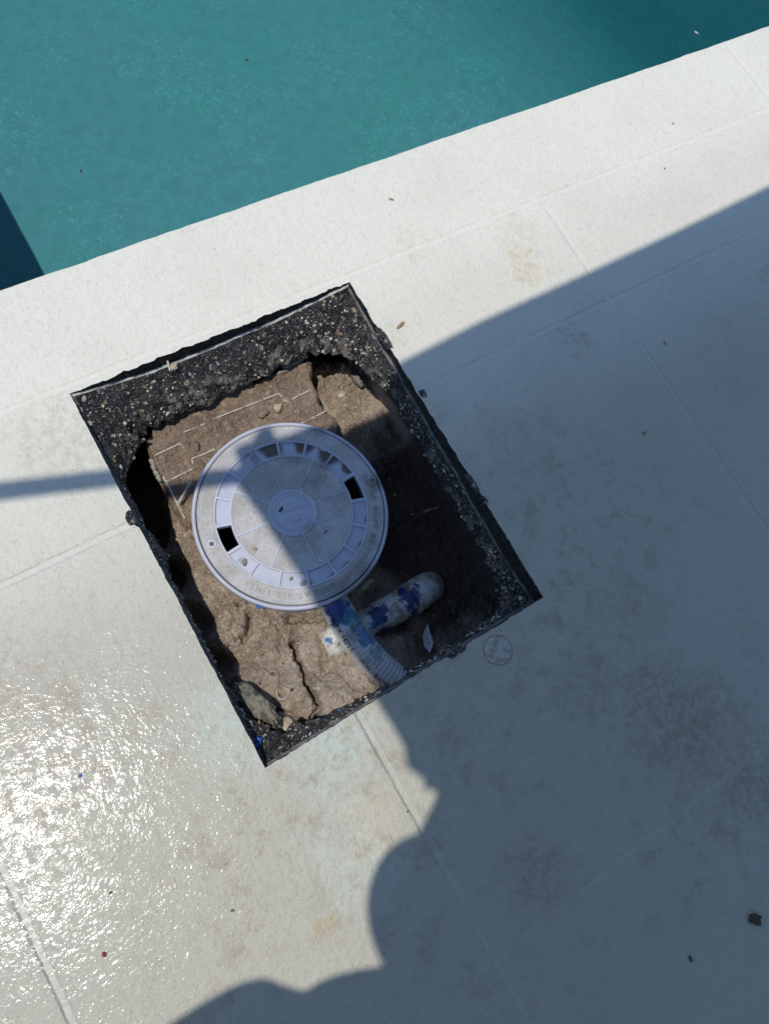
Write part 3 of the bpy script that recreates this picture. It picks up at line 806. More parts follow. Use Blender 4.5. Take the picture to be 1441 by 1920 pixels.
# raised lettering round the rim, read clockwise, ends at the lower left of the photo
TXT = 'COVER MUST BE FIXED IN PLACE AT ALL TIMES'
e = P(463, 1083, DL)[:2] - LC; aE = math.atan2(e[1], e[0]); rt = LR * .855
cs_ = .0125; adv = {' ': .55, 'I': .42, 'M': 1.05, 'L': .72, 'T': .78, 'E': .76, 'S': .78, 'A': .88, 'C': .86, 'N': .9, 'P': .8, 'B': .82, 'U': .86, 'O': .95, 'V': .85, 'R': .84, 'F': .72, 'D': .88, 'X': .84}
V, Fc = [], []
pos = 0.0; lay = []
for ch in TXT:
    w = adv[ch] * cs_ * .93; lay.append((ch, pos + w / 2)); pos += w
for ch, s in lay:
    if ch == ' ': continue
    # clockwise reading as seen from the pool: tops of letters point outward
    a = aE + (pos - s) / rt
    vs, fs = text_mesh(ch, cs_, .0010)
    o = len(V); rr = np.array([math.cos(a), math.sin(a)]); tt = np.array([math.sin(a), -math.cos(a)])
    for v in vs:
        q = LC + rr * (rt + v.y) + tt * v.x; V.append((q[0], q[1], zt + .0006 + v.z))
    Fc += [tuple(o + i for i in f) for f in fs]
M['letter'] = m_basic('lettering_relief_shade', (.40, .385, .37), .45, (.36, .345, .33), 120)  # darker tone painted in for the shading of the raised letters
mesh('lettering', V, Fc, M['letter'], lid, smooth=False)

# ------------------------------------------------------------------ hose, pipe
HB = (.035, .16, .36); HN = (.010, .035, .16); HG = (.03, .17, .21)
hp = [P(600, 1085, -.100), P(634, 1145, -.102), P(664, 1195, -.106), P(703, 1242, -.112), P(752, 1282, -.120), P(805, 1310, -.128), P(870, 1330, -.13)]
path = spline(hp, 60); HRAD = .0242
hs = [0.0]
for a, b in zip(path[:-1], path[1:]): hs.append(hs[-1] + np.linalg.norm(np.array(b) - np.array(a)))
def helix_r(i, k, seg):
    return HRAD
seg = 56
Vt, Ft = tube_pts(path, HRAD, seg)
pc = [Vector(p) for p in path]
for i in range(len(path)):
    for k in range(seg):
        v = Vt[i * seg + k]; d = (v - pc[i])
        amt = min(1, max(0, (hs[i] - .075) / .06))
        ph = hs[i] / .0068 * 2 * math.pi + k / seg * 2 * math.pi
        Vt[i * seg + k] = pc[i] + d * (1 + .030 * (.35 + .65 * amt) * (abs(math.sin(ph / 2)) ** .6 - .6))
hose = empty('flexible_hose', tuple(hp[2])); tag(hose, 'white ribbed flexible hose with black writing and blue glue stains, below the round lid', 'hose')
HM = m_pvc('hose_vinyl', [(P(640, 1150, -.08), .020, HB, .9), (P(664, 1165, -.08), .016, HG, .75), (P(665, 1190, -.08), .015, (.10, .10, .07), .5), (P(625, 1135, -.08), .02, HN, .85),
                          (P(690, 1190, -.08), .019, HB, .8), (P(705, 1225, -.08), .014, HG, .55), (P(633, 1165, -.09), .010, HN, .8), (P(768, 1248, -.10), .006, (.02, .02, .025), .9)], (.62, .62, .60), .3)
mesh('hose_wall', Vt, Ft, HM, hose)
# printed writing on the lower-left flank
M['ink'] = m_basic('black_ink', (.012, .012, .012), .5)
TXT2 = 'FLEX HOSE   MIN. BEND'
tx, ty = [], []
V, Fc = [], []
s = None
for n_, (px_, py_) in enumerate([(0, 0)]): pass
s = .062
for ch in TXT2:
    w = {'I': .0045, ' ': .0050, '.': .004, 'M': .0088, 'N': .0078}.get(ch, .0070)
    s += w / 2
    i = min(range(len(hs)), key=lambda k: abs(hs[k] - s))
    p0 = pc[i]; t = (pc[min(i + 1, len(pc) - 1)] - pc[i - 1]).normalized()
    side = t.cross(Vector((0, 0, 1))).normalized()
    if side.dot(Vector((1, 0, 0))) > 0: side = -side           # towards the lit side
    if ch != ' ':
        vs, fs = text_mesh(ch, .0115)
        o = len(V)
        for v in vs:
            th = rad(47) + (-v.y) / HRAD                       # letters stand across the flank
            nr = Vector((0, 0, 1)) * math.cos(th) + side * math.sin(th)
            V.append(p0 + t * v.x + nr * (HRAD * 1.022))
        Fc += [tuple(o + a for a in f) for f in fs]
    s += w / 2
mesh('printed_writing', V, Fc, M['ink'], hose, smooth=False)

pp = [P(606, 1212, -.128), P(642, 1194, -.130), P(690, 1168, -.150), P(735, 1143, -.158), P(768, 1124, -.164), P(788, 1111, -.170), P(801, 1103, -.184), P(805, 1101, -.21), P(805, 1101, -.24)]
pipe = empty('pvc_pipe', tuple(pp[3])); tag(pipe, 'white plastic pipe with an elbow end and dark blue glue runs, passing below the hose', 'pipe')
PM = m_pvc('pvc_blue_glue', [(P(770, 1122, -.135), .017, HN, .97), (P(757, 1108, -.14), .010, HN, .97), (P(782, 1100, -.14), .006, HN, .97), (P(770, 1150, -.155), .008, HN, .95), (P(776, 1145, -.15), .006, HN, .9), (P(709, 1155, -.13), .018, HN, .97), (P(722, 1190, -.15), .020, HN, .95), (P(738, 1186, -.15), .010, HN, .95), (P(700, 1175, -.13), .007, HB, .9),
                             (P(616, 1203, -.104), .0055, HB, .95), (P(647, 1232, -.106), .006, (.02, .28, .48), .95), (P(640, 1207, -.103), .0045, (.02, .28, .48), .9), (P(786, 1103, -.14), .005, HB, .9)], (.66, .66, .63))
path2 = spline(pp[:3], 30)
Vt, Ft = tube_pts(path2, [.0265 if i < 24 else .0245 for i in range(len(path2))], 40)
mesh('pipe_wall', Vt, Ft, PM, pipe)
path3 = spline(pp[2:], 30)
rr = []
for i in range(len(path3)):
    t = i / len(path3)
    rr.append((.0232 if t < .06 else .0268 if t < .30 else .0228 if t < .34 else .0300 if t < .37 else .0285 if t < .62 else .0275) * (1 + .05 * noise.noise(Vector((t * 14, 2, 2)))))
Vt, Ft = tube_pts(path3, rr, 40)
mesh('elbow', Vt, Ft, PM, pipe)

# ------------------------------------------------------------------ loose things in the hole
st = lambda n, a, b, **k: m_basic(n, a, .7, b, 120, .0012, 260, **k)
M['cream'] = st('cream_stone', (.50, .43, .32), (.36, .29, .2)); M['olive'] = st('olive_stone', (.17, .145, .10), (.12, .10, .072))
M['mudstone'] = st('mud_coated_stone', (.24, .18, .125), (.17, .12, .085))
M['grey'] = st('grey_stone', (.24, .22, .185), (.14, .125, .105)); M['lump'] = m_basic('cement_lump', (.26, .24, .20), .85, (.11, .10, .085), 90, .004, 180, .42, .6)
M['wood'] = st('weathered_wood', (.40, .33, .23), (.26, .2, .13)); M['tan'] = st('tan_bark', (.36, .23, .12), (.22, .13, .07))
M['shell'] = st('white_crust', (.58, .54, .46), (.42, .36, .28)); M['bluep'] = m_basic('blue_plastic', (.02, .10, .45), .35, (.03, .2, .5), 90)
M['char'] = st('black_slab_crumb', (.03, .03, .032), (.10, .095, .09)); M['redd'] = m_basic('red_speck', (.25, .03, .02), .5); M['leaf'] = m_basic('dry_leaf', (.10, .07, .045), .8, (.05, .04, .03), 300)
T3 = TD + .006
on = lambda a, b, z: P(a, b, z)
pebble('stone', 0, 0, (.0145, .013, .009), M['cream'], 'cream angular stone on the wet mud just above the lid', 'stone', .35, .5, 1, on(521, 766, T3), .35)
pebble('stone', 0, 0, (.020, .013, .004), M['mudstone'], 'flat stone in the mud left of the cream stone, half sunk', 'stone', .35, .2, 2, on(493, 775, T3), .25)
pebble('stone', 0, 0, (.009, .018, .005), M['olive'], 'small olive oval stone on the mud left of the lid', 'stone', .3, -.3, 3, on(368, 836, T3), .15)
pebble('wood_chip', 455, 1203, (.044, .011, .007), M['wood'], 'pale splinter of wood on dry dirt below the lid', 'wood chip', .5, .28, 4, None, .3)
pebble('stone', 534, 1360, (.024, .022, .012), M['cream'], 'tan stone with a white rim in dirt near the bottom corner', 'stone', .3, .2, 5, None, .2)
pebble('stone', 668, 716, (.012, .034, .018), M['grey'], 'grey oblong stone lying in the clods at the top of the hole', 'stone', .45, .15, 6, None, .2)
pebble('stone', 640, 742, (.014, .009, .007), M['shell'], 'small whitish stone below the grey oblong stone', 'stone', .4, .1, 7, None, .35)
pebble('cement_lump', 0, 0, (.032, .088, .034), M['lump'], 'grey long lump of cement stuck in the lower left corner of the hole', 'cement lump', .0, .34, 8, on(480, 1322, -.078), .22, .25)
pebble('stone', 0, 0, (.013, .010, .009), M['cream'], 'pale pebble in the dark undercut at the top right of the hole', 'stone', .3, .1, 9, on(621, 645, -.13), .25)
pebble('plastic_fragment', 0, 0, (.026, .009, .003), M['wood'], 'pale flat splinter poking out from under the right side of the lid', 'splinter', .3, .25, 10, on(688, 1096, -.11), .2)
pebble('twig', 800, 958, (.046, .005, .004), M['wood'], 'thin brown twig on the shaded dirt right of the lid', 'twig', .7, -.15, 11, None, .35)
pebble('stone', 0, 0, (.010, .014, .008), M['cream'], 'yellowish pebble at the bottom corner of the cut-out', 'stone', .2, .2, 12, on(497, 1398, -.056), .25)
pebble('stone', 0, 0, (.016, .014, .010), M['grey'], 'grey pebble beside the yellowish one at the bottom corner', 'stone', .2, .8, 13, on(508, 1394, -.06), .25)
pebble('plastic_scrap', 0, 0, (.014, .012, .007), M['bluep'], 'crumpled blue plastic scrap at the lower left corner of the hole', 'plastic scrap', .2, .5, 14, on(482, 1391, -.035), .6)
pebble('paint_flake', 0, 0, (.006, .006, .003), M['bluep'], 'blue paint flake on dirt by the lower edge of the hole', 'paint flake', .3, .5, 15, on(637, 1333, -.06), .4)
pebble('glue_drop', 0, 0, (.0075, .007, .004), M['bluep'], 'round blue glue drop on the collar below the lid', 'glue drop', .3, 0, 16, P(486, 1137, DL - .006), .2)
pebble('wood_sliver', 0, 0, (.023, .0035, .003), M['shell'], 'pale sliver of wood lying on the black slab edge', 'wood sliver', .5, 1.35, 17, on(316, 684, -.020), .2)
pebble('stone', 0, 0, (.012, .009, .006), M['cream'], 'tan chip on the black slab edge beside the pale sliver', 'stone', .5, .2, 18, on(326, 690, -.024), .45)
pebble('bark_stick', 0, 0, (.018, .0055, .005), M['tan'], 'short tan stick on the sunlit deck beside the hole', 'stick', .45, .28, 19, P(750, 611, 0), .2)
pebble('insect', 0, 0, (.010, .0035, .0025), M['char'], 'small black curled bug on the hub of the lid', 'bug', .3, .45, 20, on(527, 955, DL + .001), .6)
pebble('seed', 0, 0, (.006, .0014, .001), M['char'], 'tiny black seed on the lower right of the lid', 'seed', .3, .6, 21, on(611, 997, DL + .001), .6)
pebble('dirt_crumb', 0, 0, (.006, .006, .002), M['wood'], 'small tan crumb on the sunlit lower left of the lid', 'crumb', .3, .6, 22, on(477, 1029, DL + .0006), .5)
pebble('dirt_crumb', 0, 0, (.010, .007, .002), M['grey'], 'grey crumb of dried mud in a lower left recess of the lid', 'crumb', .3, .9, 23, on(459, 1055, DL - .0025), .5)
pebble('dirt_crumb', 0, 0, (.006, .004, .002), M['grey'], 'grey crumb of dried mud in the bottom recess of the lid', 'crumb', .3, .3, 24, on(546, 1085, DL - .0025), .5)
pebble('worm_cast', 0, 0, (.004, .009, .002), M['shell'], 'white curled bit in the brown recess at the top of the lid', 'debris', .3, .3, 25, on(604, 844, DL - .0025), .6)
# ring-shaped shell fragment
c = on_dirt(530, 1300); c[2] += .003
q = [(c[0] + .0088 * math.cos(t), c[1] + .0078 * math.sin(t), c[2] + .001 * math.sin(3 * t)) for t in np.linspace(-3.9, .9, 30)]
tag(tube('curled_fragment', q, .0011, M['shell'], None, 8), 'thin white curved fragment half buried in the lit dirt', 'fragment')
# white plastic shard
c = on_dirt(803, 1202)
a = [P(802, 1172, c[2] + .025), P(812, 1205, c[2] + .02), P(806, 1225, c[2] + .014), P(795, 1212, c[2] + .012), P(792, 1195, c[2] + .018)]
V = [tuple(p) for p in a] + [(p[0] + .002, p[1] + .003, p[2] - .004) for p in a]
Fc = [(4, 3, 2, 1, 0), (5, 6, 7, 8, 9)] + [(i, (i + 1) % 5, 5 + (i + 1) % 5, 5 + i) for i in range(5)]
tag(mesh('plastic_shard', V, Fc, M['white_plastic'], smooth=False), 'white pointed plastic shard standing in the shaded dirt', 'plastic shard')
# broken crumbs of slab lying over the painted edge
for i, (px, py, sx, sy, rot, lab) in enumerate([(720, 636, .042, .014, 1.57, 'black crumb of slab lying over the upper right edge of the hole'), (246, 972, .022, .012, 1.5, 'dark grey crumb of slab on the left edge of the hole'),
                                 (884, 905, .034, .010, 1.55, 'black crumb of slab on the shaded right edge of the hole'), (907, 938, .014, .009, 1.6, 'tiny black crumb below the one on the right edge'),
                                 (856, 1222, .030, .009, .03, 'black crumb of slab on the shaded lower edge of the hole'), (792, 738, .014, .010, 1.5, 'black crumb of slab where the right edge enters the shade')]):
    pebble('slab_crumb', 0, 0, (sx, sy, .005 if i != 1 else .003), M['slab'], lab, 'slab crumb', .1, rot, 40 + i, P(px, py, 0), .32)

# deck details
capm = empty('deck_cap', tuple(P(933, 1219, 0))); tag(capm, 'round off-white plug cap set in the deck beside the lower right edge of the hole', 'cap')
M['cap'] = m_basic('cap_plastic', (.46, .445, .40), .65, (.30, .27, .22), 90, .0012, 260, .45, .62)
c = P(933, 1219, 0)[:2]; V = []; Fc = []
for i, (r, z) in enumerate([(.0, .0014), (.0185, .0016), (.0205, .0006), (.0212, -.004)]):
    for k in range(48):
        t = 2 * math.pi * k / 48; w = 1 + .006 * math.sin(5 * t)
        V.append((c[0] + r * w * math.cos(t), c[1] + r * w * math.sin(t), z))
for l in range(3):
    for k in range(48): Fc.append((l * 48 + k, (l + 1) * 48 + k, (l + 1) * 48 + (k + 1) % 48, l * 48 + (k + 1) % 48))
mesh('cap_disc', V, Fc, M['cap'], capm)
V, Fc = [], []; ringVF(V, Fc, .0212, .0228, -.004, .0006, c, 60, .0003)
mesh('seat_ring', V, Fc, M['wood'], capm, smooth=False)
deck_bits = [(151, 1454, .0065, .006, M['bluep'], 'glue_drop', 'dark blue glue drop on the wet sunlit deck', 'glue drop'), (196, 1790, .008, .007, M['redd'], 'petal', 'tiny dark red petal on the sunlit deck at lower left', 'petal'),
             (1413, 1723, .026, .022, M['leaf'], 'dry_leaf', 'dark crumpled leaf on the shaded deck at lower right', 'leaf'), (1207, 812, .011, .007, M['tan'], 'seed_husk', 'orange brown husk on the shaded deck right of the hole', 'husk'),
             (1245, 643, .012, .004, M['tan'], 'twig', 'thin brown twig on the shaded deck near the joint crossing', 'twig'), (733, 374, .010, .006, M['tan'], 'seed_husk', 'brown husk on the sunlit coping', 'husk'),
             (1261, 232, .008, .005, M['tan'], 'seed_husk', 'reddish husk on the coping at the far right', 'husk'), (1293, 1798, .012, .006, M['leaf'], 'dry_leaf', 'small dark leaf bit at the bottom right of the deck', 'leaf'),
             (764, 1522, .004, .003, M['char'], 'insect', 'tiny black insect on the deck joint below the hole', 'bug'), (208, 1674, .005, .004, M['char'], 'grit', 'tiny black grit on the glittering wet deck', 'grit'),
             (1045 + 200, 316, .005, .004, M['char'], 'grit', 'tiny black grit on the sunlit coping at right', 'grit'), (436, 1707, .007, .004, M['olive'], 'leaf_bit', 'tiny green leaf bit on the lower left of the deck', 'leaf')]
for i, (px, py, a, b, m, n_, lab, cat) in enumerate(deck_bits):
    a *= .62; b *= .62
    pebble(n_, 0, 0, (a, b, min(a, b) * .45), m, lab, cat, .4, i * 1.1, 60 + i, P(px, py, 0), .7)

# ------------------------------------------------------------------ gravel scatter in the dirt (uncountable)
bmg = bmesh.new(); rg = random.Random(3)
base = bmesh.new(); bmesh.ops.create_icosphere(base, subdivisions=1, radius=1); bv = [v.co.copy() for v in base.verts]; bf = [[v.index for v in f.verts] for f in base.faces]; base.free()
GV = []; GF = []; GMI = []
for k in range(2200):
    x = rg.uniform(HX0, HX1); y = rg.uniform(HY0, HY1)
    if np.hypot(x - LC[0], y - LC[1]) < LR: continue
    s = rg.choice([.0007, .0009, .0012, .0016, .002, .0026]) * rg.uniform(.7, 1.2); z = hz(x, y)
    if z > -.07: continue
    o = len(GV); e = (rg.uniform(.7, 1.3), rg.uniform(.7, 1.3), rg.uniform(.5, .9)); r = rg.uniform(0, 6)
    mi = rg.choice([0, 0, 1, 2, 3, 3, 3, 3, 3])
    for v in bv:
        w = Vector((v.x * e[0], v.y * e[1], v.z * e[2])) * s * (1 + .3 * rg.uniform(-1, 1)); w = Matrix.Rotation(r, 3, 'Z') @ w
        GV.append((x + w.x, y + w.y, z + s * .2 + w.z))
    for f in bf: GF.append(tuple(o + i for i in f)); GMI.append(mi)
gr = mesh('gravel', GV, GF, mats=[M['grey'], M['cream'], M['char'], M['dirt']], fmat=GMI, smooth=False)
tag(gr, 'fine grit and small stones scattered over the dirt', 'gravel', kind='stuff')

# ------------------------------------------------------------------ pool: shell and water
def m_pool():
    T = NT('pool_plaster')
    v = T.scalevec(1, 2.2, 1, rad(55))
    c = T.mix(T.mr(T.noise(3.5, 5, .6), .35, .68), (.168, .322, .358), (.142, .336, .330))
    v2 = T.scalevec(1, 1, 1, rad(-30))
    fl = T.mr(T.noise(60, 4, .68, T.scalevec(1, 2.6, 1, rad(55))), .53, .72)
    fl2 = T.mr(T.noise(48, 4, .68, T.scalevec(2.4, 1, 1, rad(20))), .54, .73)
    zone = T.mr(T.noise(4, 3), .35, .65, .12, 1)
    c = T.mix(T.math('MULTIPLY', T.math('MULTIPLY', mx(fl, fl2, T), zone), .62), c, (.32, .64, .66))  # flecks of caustic shimmer and murk painted into the floor colour
    c = T.mix(T.mr(T.noise(26, 5, .6), .40, .7, 0, .35), c, (.11, .225, .24))
    T.set('Base Color', c); T.set('Roughness', .9); T.set('Specular IOR Level', 0.0)
    return T.m
M['pool'] = m_pool()
pxs = np.arange(-.1, 5.6, .05); pys = np.arange(.66, 6.2, .05)
PX, PY = np.meshgrid(pxs, pys)
def sst(t): t = np.clip(t, 0, 1); return t * t * (3 - 2 * t)
PZ = -.50 - 0.98 * sst((PX + .10 * (PY - .9) - 1.15) / 2.8)
shell = grid_mesh('pool_floor', PX, PY, PZ, M['pool']); tag(shell, 'pale teal plaster floor of the pool sloping to the deep end', kind='structure')
V = [(WALL_X - .02, POOL_Y - .02, -.005), (5.6, POOL_Y - .02, -.005), (5.6, 6.2, -.005), (WALL_X - .02, 6.2, -.005)]
V = [(WALL_X + .002, POOL_Y + .001, -.125), (5.5, POOL_Y + .001, -.125), (5.5, 6.1, -.125), (WALL_X + .002, 6.1, -.125)]
V += [(a, b, -1.9) for a, b, c in V]
mesh('pool_wall', V, [(0, 1, 5, 4), (1, 2, 6, 5), (2, 3, 7, 6), (3, 0, 4, 7)], M['pool'], smooth=False)
tag(bpy.data.objects['pool_wall'], 'plastered side walls of the pool', kind='structure')
def m_water():
    T = NT('pool_water')
    for n in list(T.n):
        if n.type == 'BSDF_PRINCIPLED': T.n.remove(n)
    fr = T.n.new('ShaderNodeFresnel'); fr.inputs[0].default_value = 1.33
    tr = T.n.new('ShaderNodeBsdfTransparent'); tr.inputs[0].default_value = (.94, .98, .98, 1)
    gl = T.n.new('ShaderNodeBsdfGlossy'); gl.inputs['Roughness'].default_value = .04
    mixn = T.n.new('ShaderNodeMixShader')
    bp = T.n.new('ShaderNodeBump'); bp.inputs['Strength'].default_value = .5; bp.inputs['Distance'].default_value = .004
    T.l.new(T.noise(16, 3, .5), bp.inputs['Height'])
    T.l.new(bp.outputs[0], gl.inputs['Normal']); T.l.new(bp.outputs[0], fr.inputs['Normal'])
    T.l.new(fr.outputs[0], mixn.inputs[0]); T.l.new(tr.outputs[0], mixn.inputs[1]); T.l.new(gl.outputs[0], mixn.inputs[2])
    T.l.new(mixn.outputs[0], T.out.inputs['Surface'])
    ab = T.n.new('ShaderNodeVolumeAbsorption'); ab.inputs[0].default_value = (.34, .77, .78, 1); ab.inputs[1].default_value = 1.35
    T.l.new(ab.outputs[0], T.out.inputs['Volume'])
    return T.m
M['water'] = m_water()
x0, x1, y0, y1, zw = WALL_X + .004, 5.49, POOL_Y + .003, 6.09, -.085
V = [(x0, y0, zw), (x1, y0, zw), (x1, y1, zw), (x0, y1, zw), (x0, y0, -1.85), (x1, y0, -1.85), (x1, y1, -1.85), (x0, y1, -1.85)]
wat = mesh('pool_water', V, [(0, 1, 2, 3), (7, 6, 5, 4), (0, 4, 5, 1), (1, 5, 6, 2), (2, 6, 7, 3), (3, 7, 4, 0)], M['water'], smooth=False)
tag(wat, 'clear teal pool water', kind='structure')
for i, (px, py, a, lab) in enumerate([(463, 113, .006, 'tiny black bug floating on the water at upper middle'), (152, 321, .005, 'tiny black bug floating on the water at left'), (936, 19, .005, 'tiny black speck of a bug floating near the top edge'), ]):
    pebble('floating_insect', 0, 0, (a, a * .7, .002), M['char'], lab, 'bug', .3, i, 80 + i, P(px, py, zw), .6)
pebble('floating_leaf', 0, 0, (.011, .004, .002), M['shell'], 'pale leaf bit floating on the dark water at upper right', 'leaf', .3, 2.1, 85, P(1305, 62, zw), .6)

# ------------------------------------------------------------------ added shade canopy (unseen, outline shaped to throw the big shadow)
HCAN = 1.62
def caster(px, py, z=0.0, h=HCAN):
    p = P(px, py, z); return (p[0] + (h - z) * SX, p[1] + (h - z) * SY)
par = empty('added_canopy', (-1.25, .64, 0)); tag(par, 'added grey shade canopy on a side mast, outline shaped for its shadow, outside the frame', 'added_canopy')
M['fabric'] = m_basic('grey_canvas', (.10, .10, .11), .85, (.075, .075, .085), 300, .0006, 900)
M['metal'] = m_basic('painted_aluminium', (.25, .25, .26), .4, metal=.3)
edge = [caster(441, 903, DL), caster(447, 862, DL), caster(437, 848, DL), caster(444, 836, DL), caster(472, 828, DL), caster(482, 810, DL), caster(497, 799, DL), caster(508, 803, DL), caster(518, 822, DL), caster(545, 813, DL), caster(575, 800, DL), caster(600, 790, DL)]
edge += [caster(765, 671), caster(900, 602), caster(1100, 511), caster(1270, 432), caster(1441, 348)]
e2 = [caster(1441, 348)]; ex, ey = e2[0]
edge += [(ex + .40, ey + .01), (ex + .40, ey - 1.3), (ex - .1, ey - 2.8), (edge[0][0] + .02, ey - 2.8)]
edge += [caster(755, 1720), caster(762, 1600), caster(800, 1530), caster(812, 1505), caster(819, 1488), caster(808, 1480), caster(792, 1480), caster(797, 1466), caster(783, 1454), caster(763, 1440), caster(757, 1400), caster(735, 1362), caster(706, 1316), caster(592, 1140, DL), caster(560, 1078, DL), caster(503, 990, DL)]
n = len(edge); V = [(a, b, HCAN) for a, b in edge] + [(a, b, HCAN + .004) for a, b in edge]
mesh('canopy', V, [tuple(range(n)), tuple(range(n, 2 * n))[::-1]] + [(i, (i + 1) % n, n + (i + 1) % n, n + i) for i in range(n)], M['fabric'], par, smooth=False)
bmc = bmesh.new(); bmc.from_mesh(bpy.data.objects['canopy'].data); bmesh.ops.triangulate(bmc, faces=bmc.faces[:]); bmc.to_mesh(bpy.data.objects['canopy'].data); bmc.free()
a = np.array(caster(440, 891, DL)); b = np.array(caster(192, 897)); c = np.array(caster(0, 913))
d = (b - a) / np.linalg.norm(b - a); far = a + d * 1.05
V, Fc = [], []; barVF(V, Fc, a - d * .4, far, .026, HCAN - .03, HCAN - .002); 
Fc.append((3, 2, 1, 0))
mesh('arm', V, Fc, M['metal'], par, smooth=False)  # added bar, placed to throw the thin strip of shadow
tube('mast', [(far[0], far[1], 0), (far[0], far[1], HCAN + .05)], .03, M['metal'], par, 20)
tube('base', [(far[0], far[1], 0.002), (far[0], far[1], .05), (far[0], far[1], .06)], [.22, .22, .2], M['metal'], par, 40)
print('MAST', far)

# ------------------------------------------------------------------ the photographer (outside the frame)
def skin(name, pts, edges, radii, mat, parent=None, sub=2, root=0):
    me = bpy.data.meshes.new(name); me.from_pydata(pts, edges, []); me.update()
    o = bpy.data.objects.new(name, me); COL.objects.link(o)
    m = o.modifiers.new('skin', 'SKIN'); m.use_smooth_shade = True; m.branch_smoothing = .6
    for i, r in enumerate(radii): me.skin_vertices[0].data[i].radius = (r, r) if not isinstance(r, tuple) else r
    me.skin_vertices[0].data[root].use_root = True
    o.modifiers.new('sub', 'SUBSURF').levels = sub; o.modifiers['sub'].render_levels = sub
    dg = bpy.context.evaluated_depsgraph_get(); m2 = bpy.data.meshes.new_from_object(o.evaluated_get(dg))
    bpy.data.objects.remove(o)
    return link(name, m2, mat, parent, True)
M['skin'] = m_basic('skin', (.48, .29, .20), .5); M['shirt'] = m_basic('navy_cotton', (.03, .04, .08), .9); M['trousers'] = m_basic('khaki_cotton', (.28, .22, .15), .9)
M['cap_f'] = m_basic('black_cap_cotton', (.02, .02, .022), .9); M['phone'] = m_basic('phone_black', (.01, .01, .01), .2); M['shoe'] = m_basic('grey_shoe', (.12, .12, .12), .7)
hx, hy = -.33, -.40                                         # head position
per = empty('person', (-.42, -.62, 0)); tag(per, 'person in a navy shirt and black bucket hat bending over the hole with a phone', 'person')
J = dict(pel=(-.46, -.66, .80), sp1=(-.44, -.62, .93), sp2=(-.41, -.55, 1.09), sp3=(-.36, -.42, 1.22), nk=(-.325, -.39, 1.31), hd=(-.30, -.37, 1.36),
         shL=(-.465, -.295, 1.22), elL=(-.67, -.30, 1.0), wrL=(-.64, -.36, .76), shR=(-.20, -.50, 1.20), elR=(.01, -.42, 1.03), wrR=(-.02, -.16, 1.02),
         hpL=(-.55, -.62, .78), knL=(-.52, -.52, .43), anL=(-.56, -.66, .09), hpR=(-.37, -.70, .78), knR=(-.30, -.66, .43), anR=(-.32, -.80, .09))
nm = list(J); ix = {k: i for i, k in enumerate(nm)}
rad_ = dict(pel=.125, sp1=.115, sp2=.12, sp3=.115, nk=.055, hd=.055, shL=.062, elL=.04, wrL=.026, shR=.062, elR=.04, wrR=.026, hpL=.085, knL=.058, anL=.04, hpR=.085, knR=.058, anR=.04)
E_ = [('pel', 'sp1'), ('sp1', 'sp2'), ('sp2', 'sp3'), ('sp3', 'nk'), ('nk', 'hd'), ('sp3', 'shL'), ('shL', 'elL'), ('elL', 'wrL'), ('sp3', 'shR'), ('shR', 'elR'), ('elR', 'wrR'),
      ('pel', 'hpL'), ('hpL', 'knL'), ('knL', 'anL'), ('pel', 'hpR'), ('hpR', 'knR'), ('knR', 'anR')]
pts = [J[k] for k in nm]; rr = [rad_[k] for k in nm]; ee = [(ix[a], ix[b]) for a, b in E_]
# phone frame of reference: screen side faces the person
fwd = Vector(R @ np.array([0, 0, 1])); rgt = Vector(R @ np.array([1, 0, 0])); upv = Vector(R @ np.array([0, -1, 0]))
PH = Vector((0, 0, 1.0)) - fwd * .012 - upv * .055
# hands: palm, four curled fingers and a thumb gripping the phone's long sides
def rest_hand(wr, d):
    wr = Vector(wr); d = Vector(d).normalized(); sd_ = d.cross(Vector((0, 0, 1))).normalized(); i0 = len(pts)
    pts.append(tuple(wr + d * .045)); rr.append(.024); ee.append((ix['wrL'], i0))
    pts.append(tuple(wr + d * .075)); rr.append(.022); ee.append((i0, i0 + 1))
    dn = sd_.cross(d).normalized()
    for k, ln in enumerate((.9, 1.0, .95, .75)):
        last = i0 + 1; o = wr + d * .09 + sd_ * (.028 - .019 * k)
        for j in range(3):
            q = o + d * (.026 * j * ln) - dn * (.006 * j * j * .6)
            pts.append(tuple(q)); rr.append((.0088, .008, .007)[j]); ee.append((last, len(pts) - 1)); last = len(pts) - 1
    last = i0
    for j, q in enumerate([wr + d * .06 + sd_ * .036, wr + d * .085 + sd_ * .050]):
        pts.append(tuple(q)); rr.append((.011, .008)[j]); ee.append((last, len(pts) - 1)); last = len(pts) - 1
def hand(wr, side):
    base = PH + rgt * side * .052 - fwd * .018 - upv * .01
    palm = Vector(wr).lerp(base, .55); i0 = len(pts)
    pts.append(tuple(palm)); rr.append(.026); ee.append((ix['wrL' if side < 0 else 'wrR'], i0))
    pts.append(tuple(base)); rr.append(.022); ee.append((i0, i0 + 1))
    for k, ln in enumerate((.9, 1.0, .95, .78)):
        o = base + upv * (.03 - .02 * k)
        c = [o + rgt * side * .004 + fwd * .012, PH + rgt * side * .046 + upv * (.028 - .02 * k) + fwd * .012, PH + rgt * side * (.046 - .026 * ln) + upv * (.026 - .02 * k) + fwd * .0185]
        # finger tips lie behind the phone, below the lens
        c = [q - upv * .045 for q in c]
        last = i0 + 1
        for j, q in enumerate(c):
            pts.append(tuple(q)); rr.append((.0085, .0078, .0068)[j]); ee.append((last, len(pts) - 1)); last = len(pts) - 1
    last = i0
    for j, q in enumerate([base - fwd * .004 + upv * .022 - rgt * side * .004, PH + rgt * side * .026 + upv * .0 - fwd * .016]):
        pts.append(tuple(q)); rr.append((.011, .008)[j]); ee.append((last, len(pts) - 1)); last = len(pts) - 1
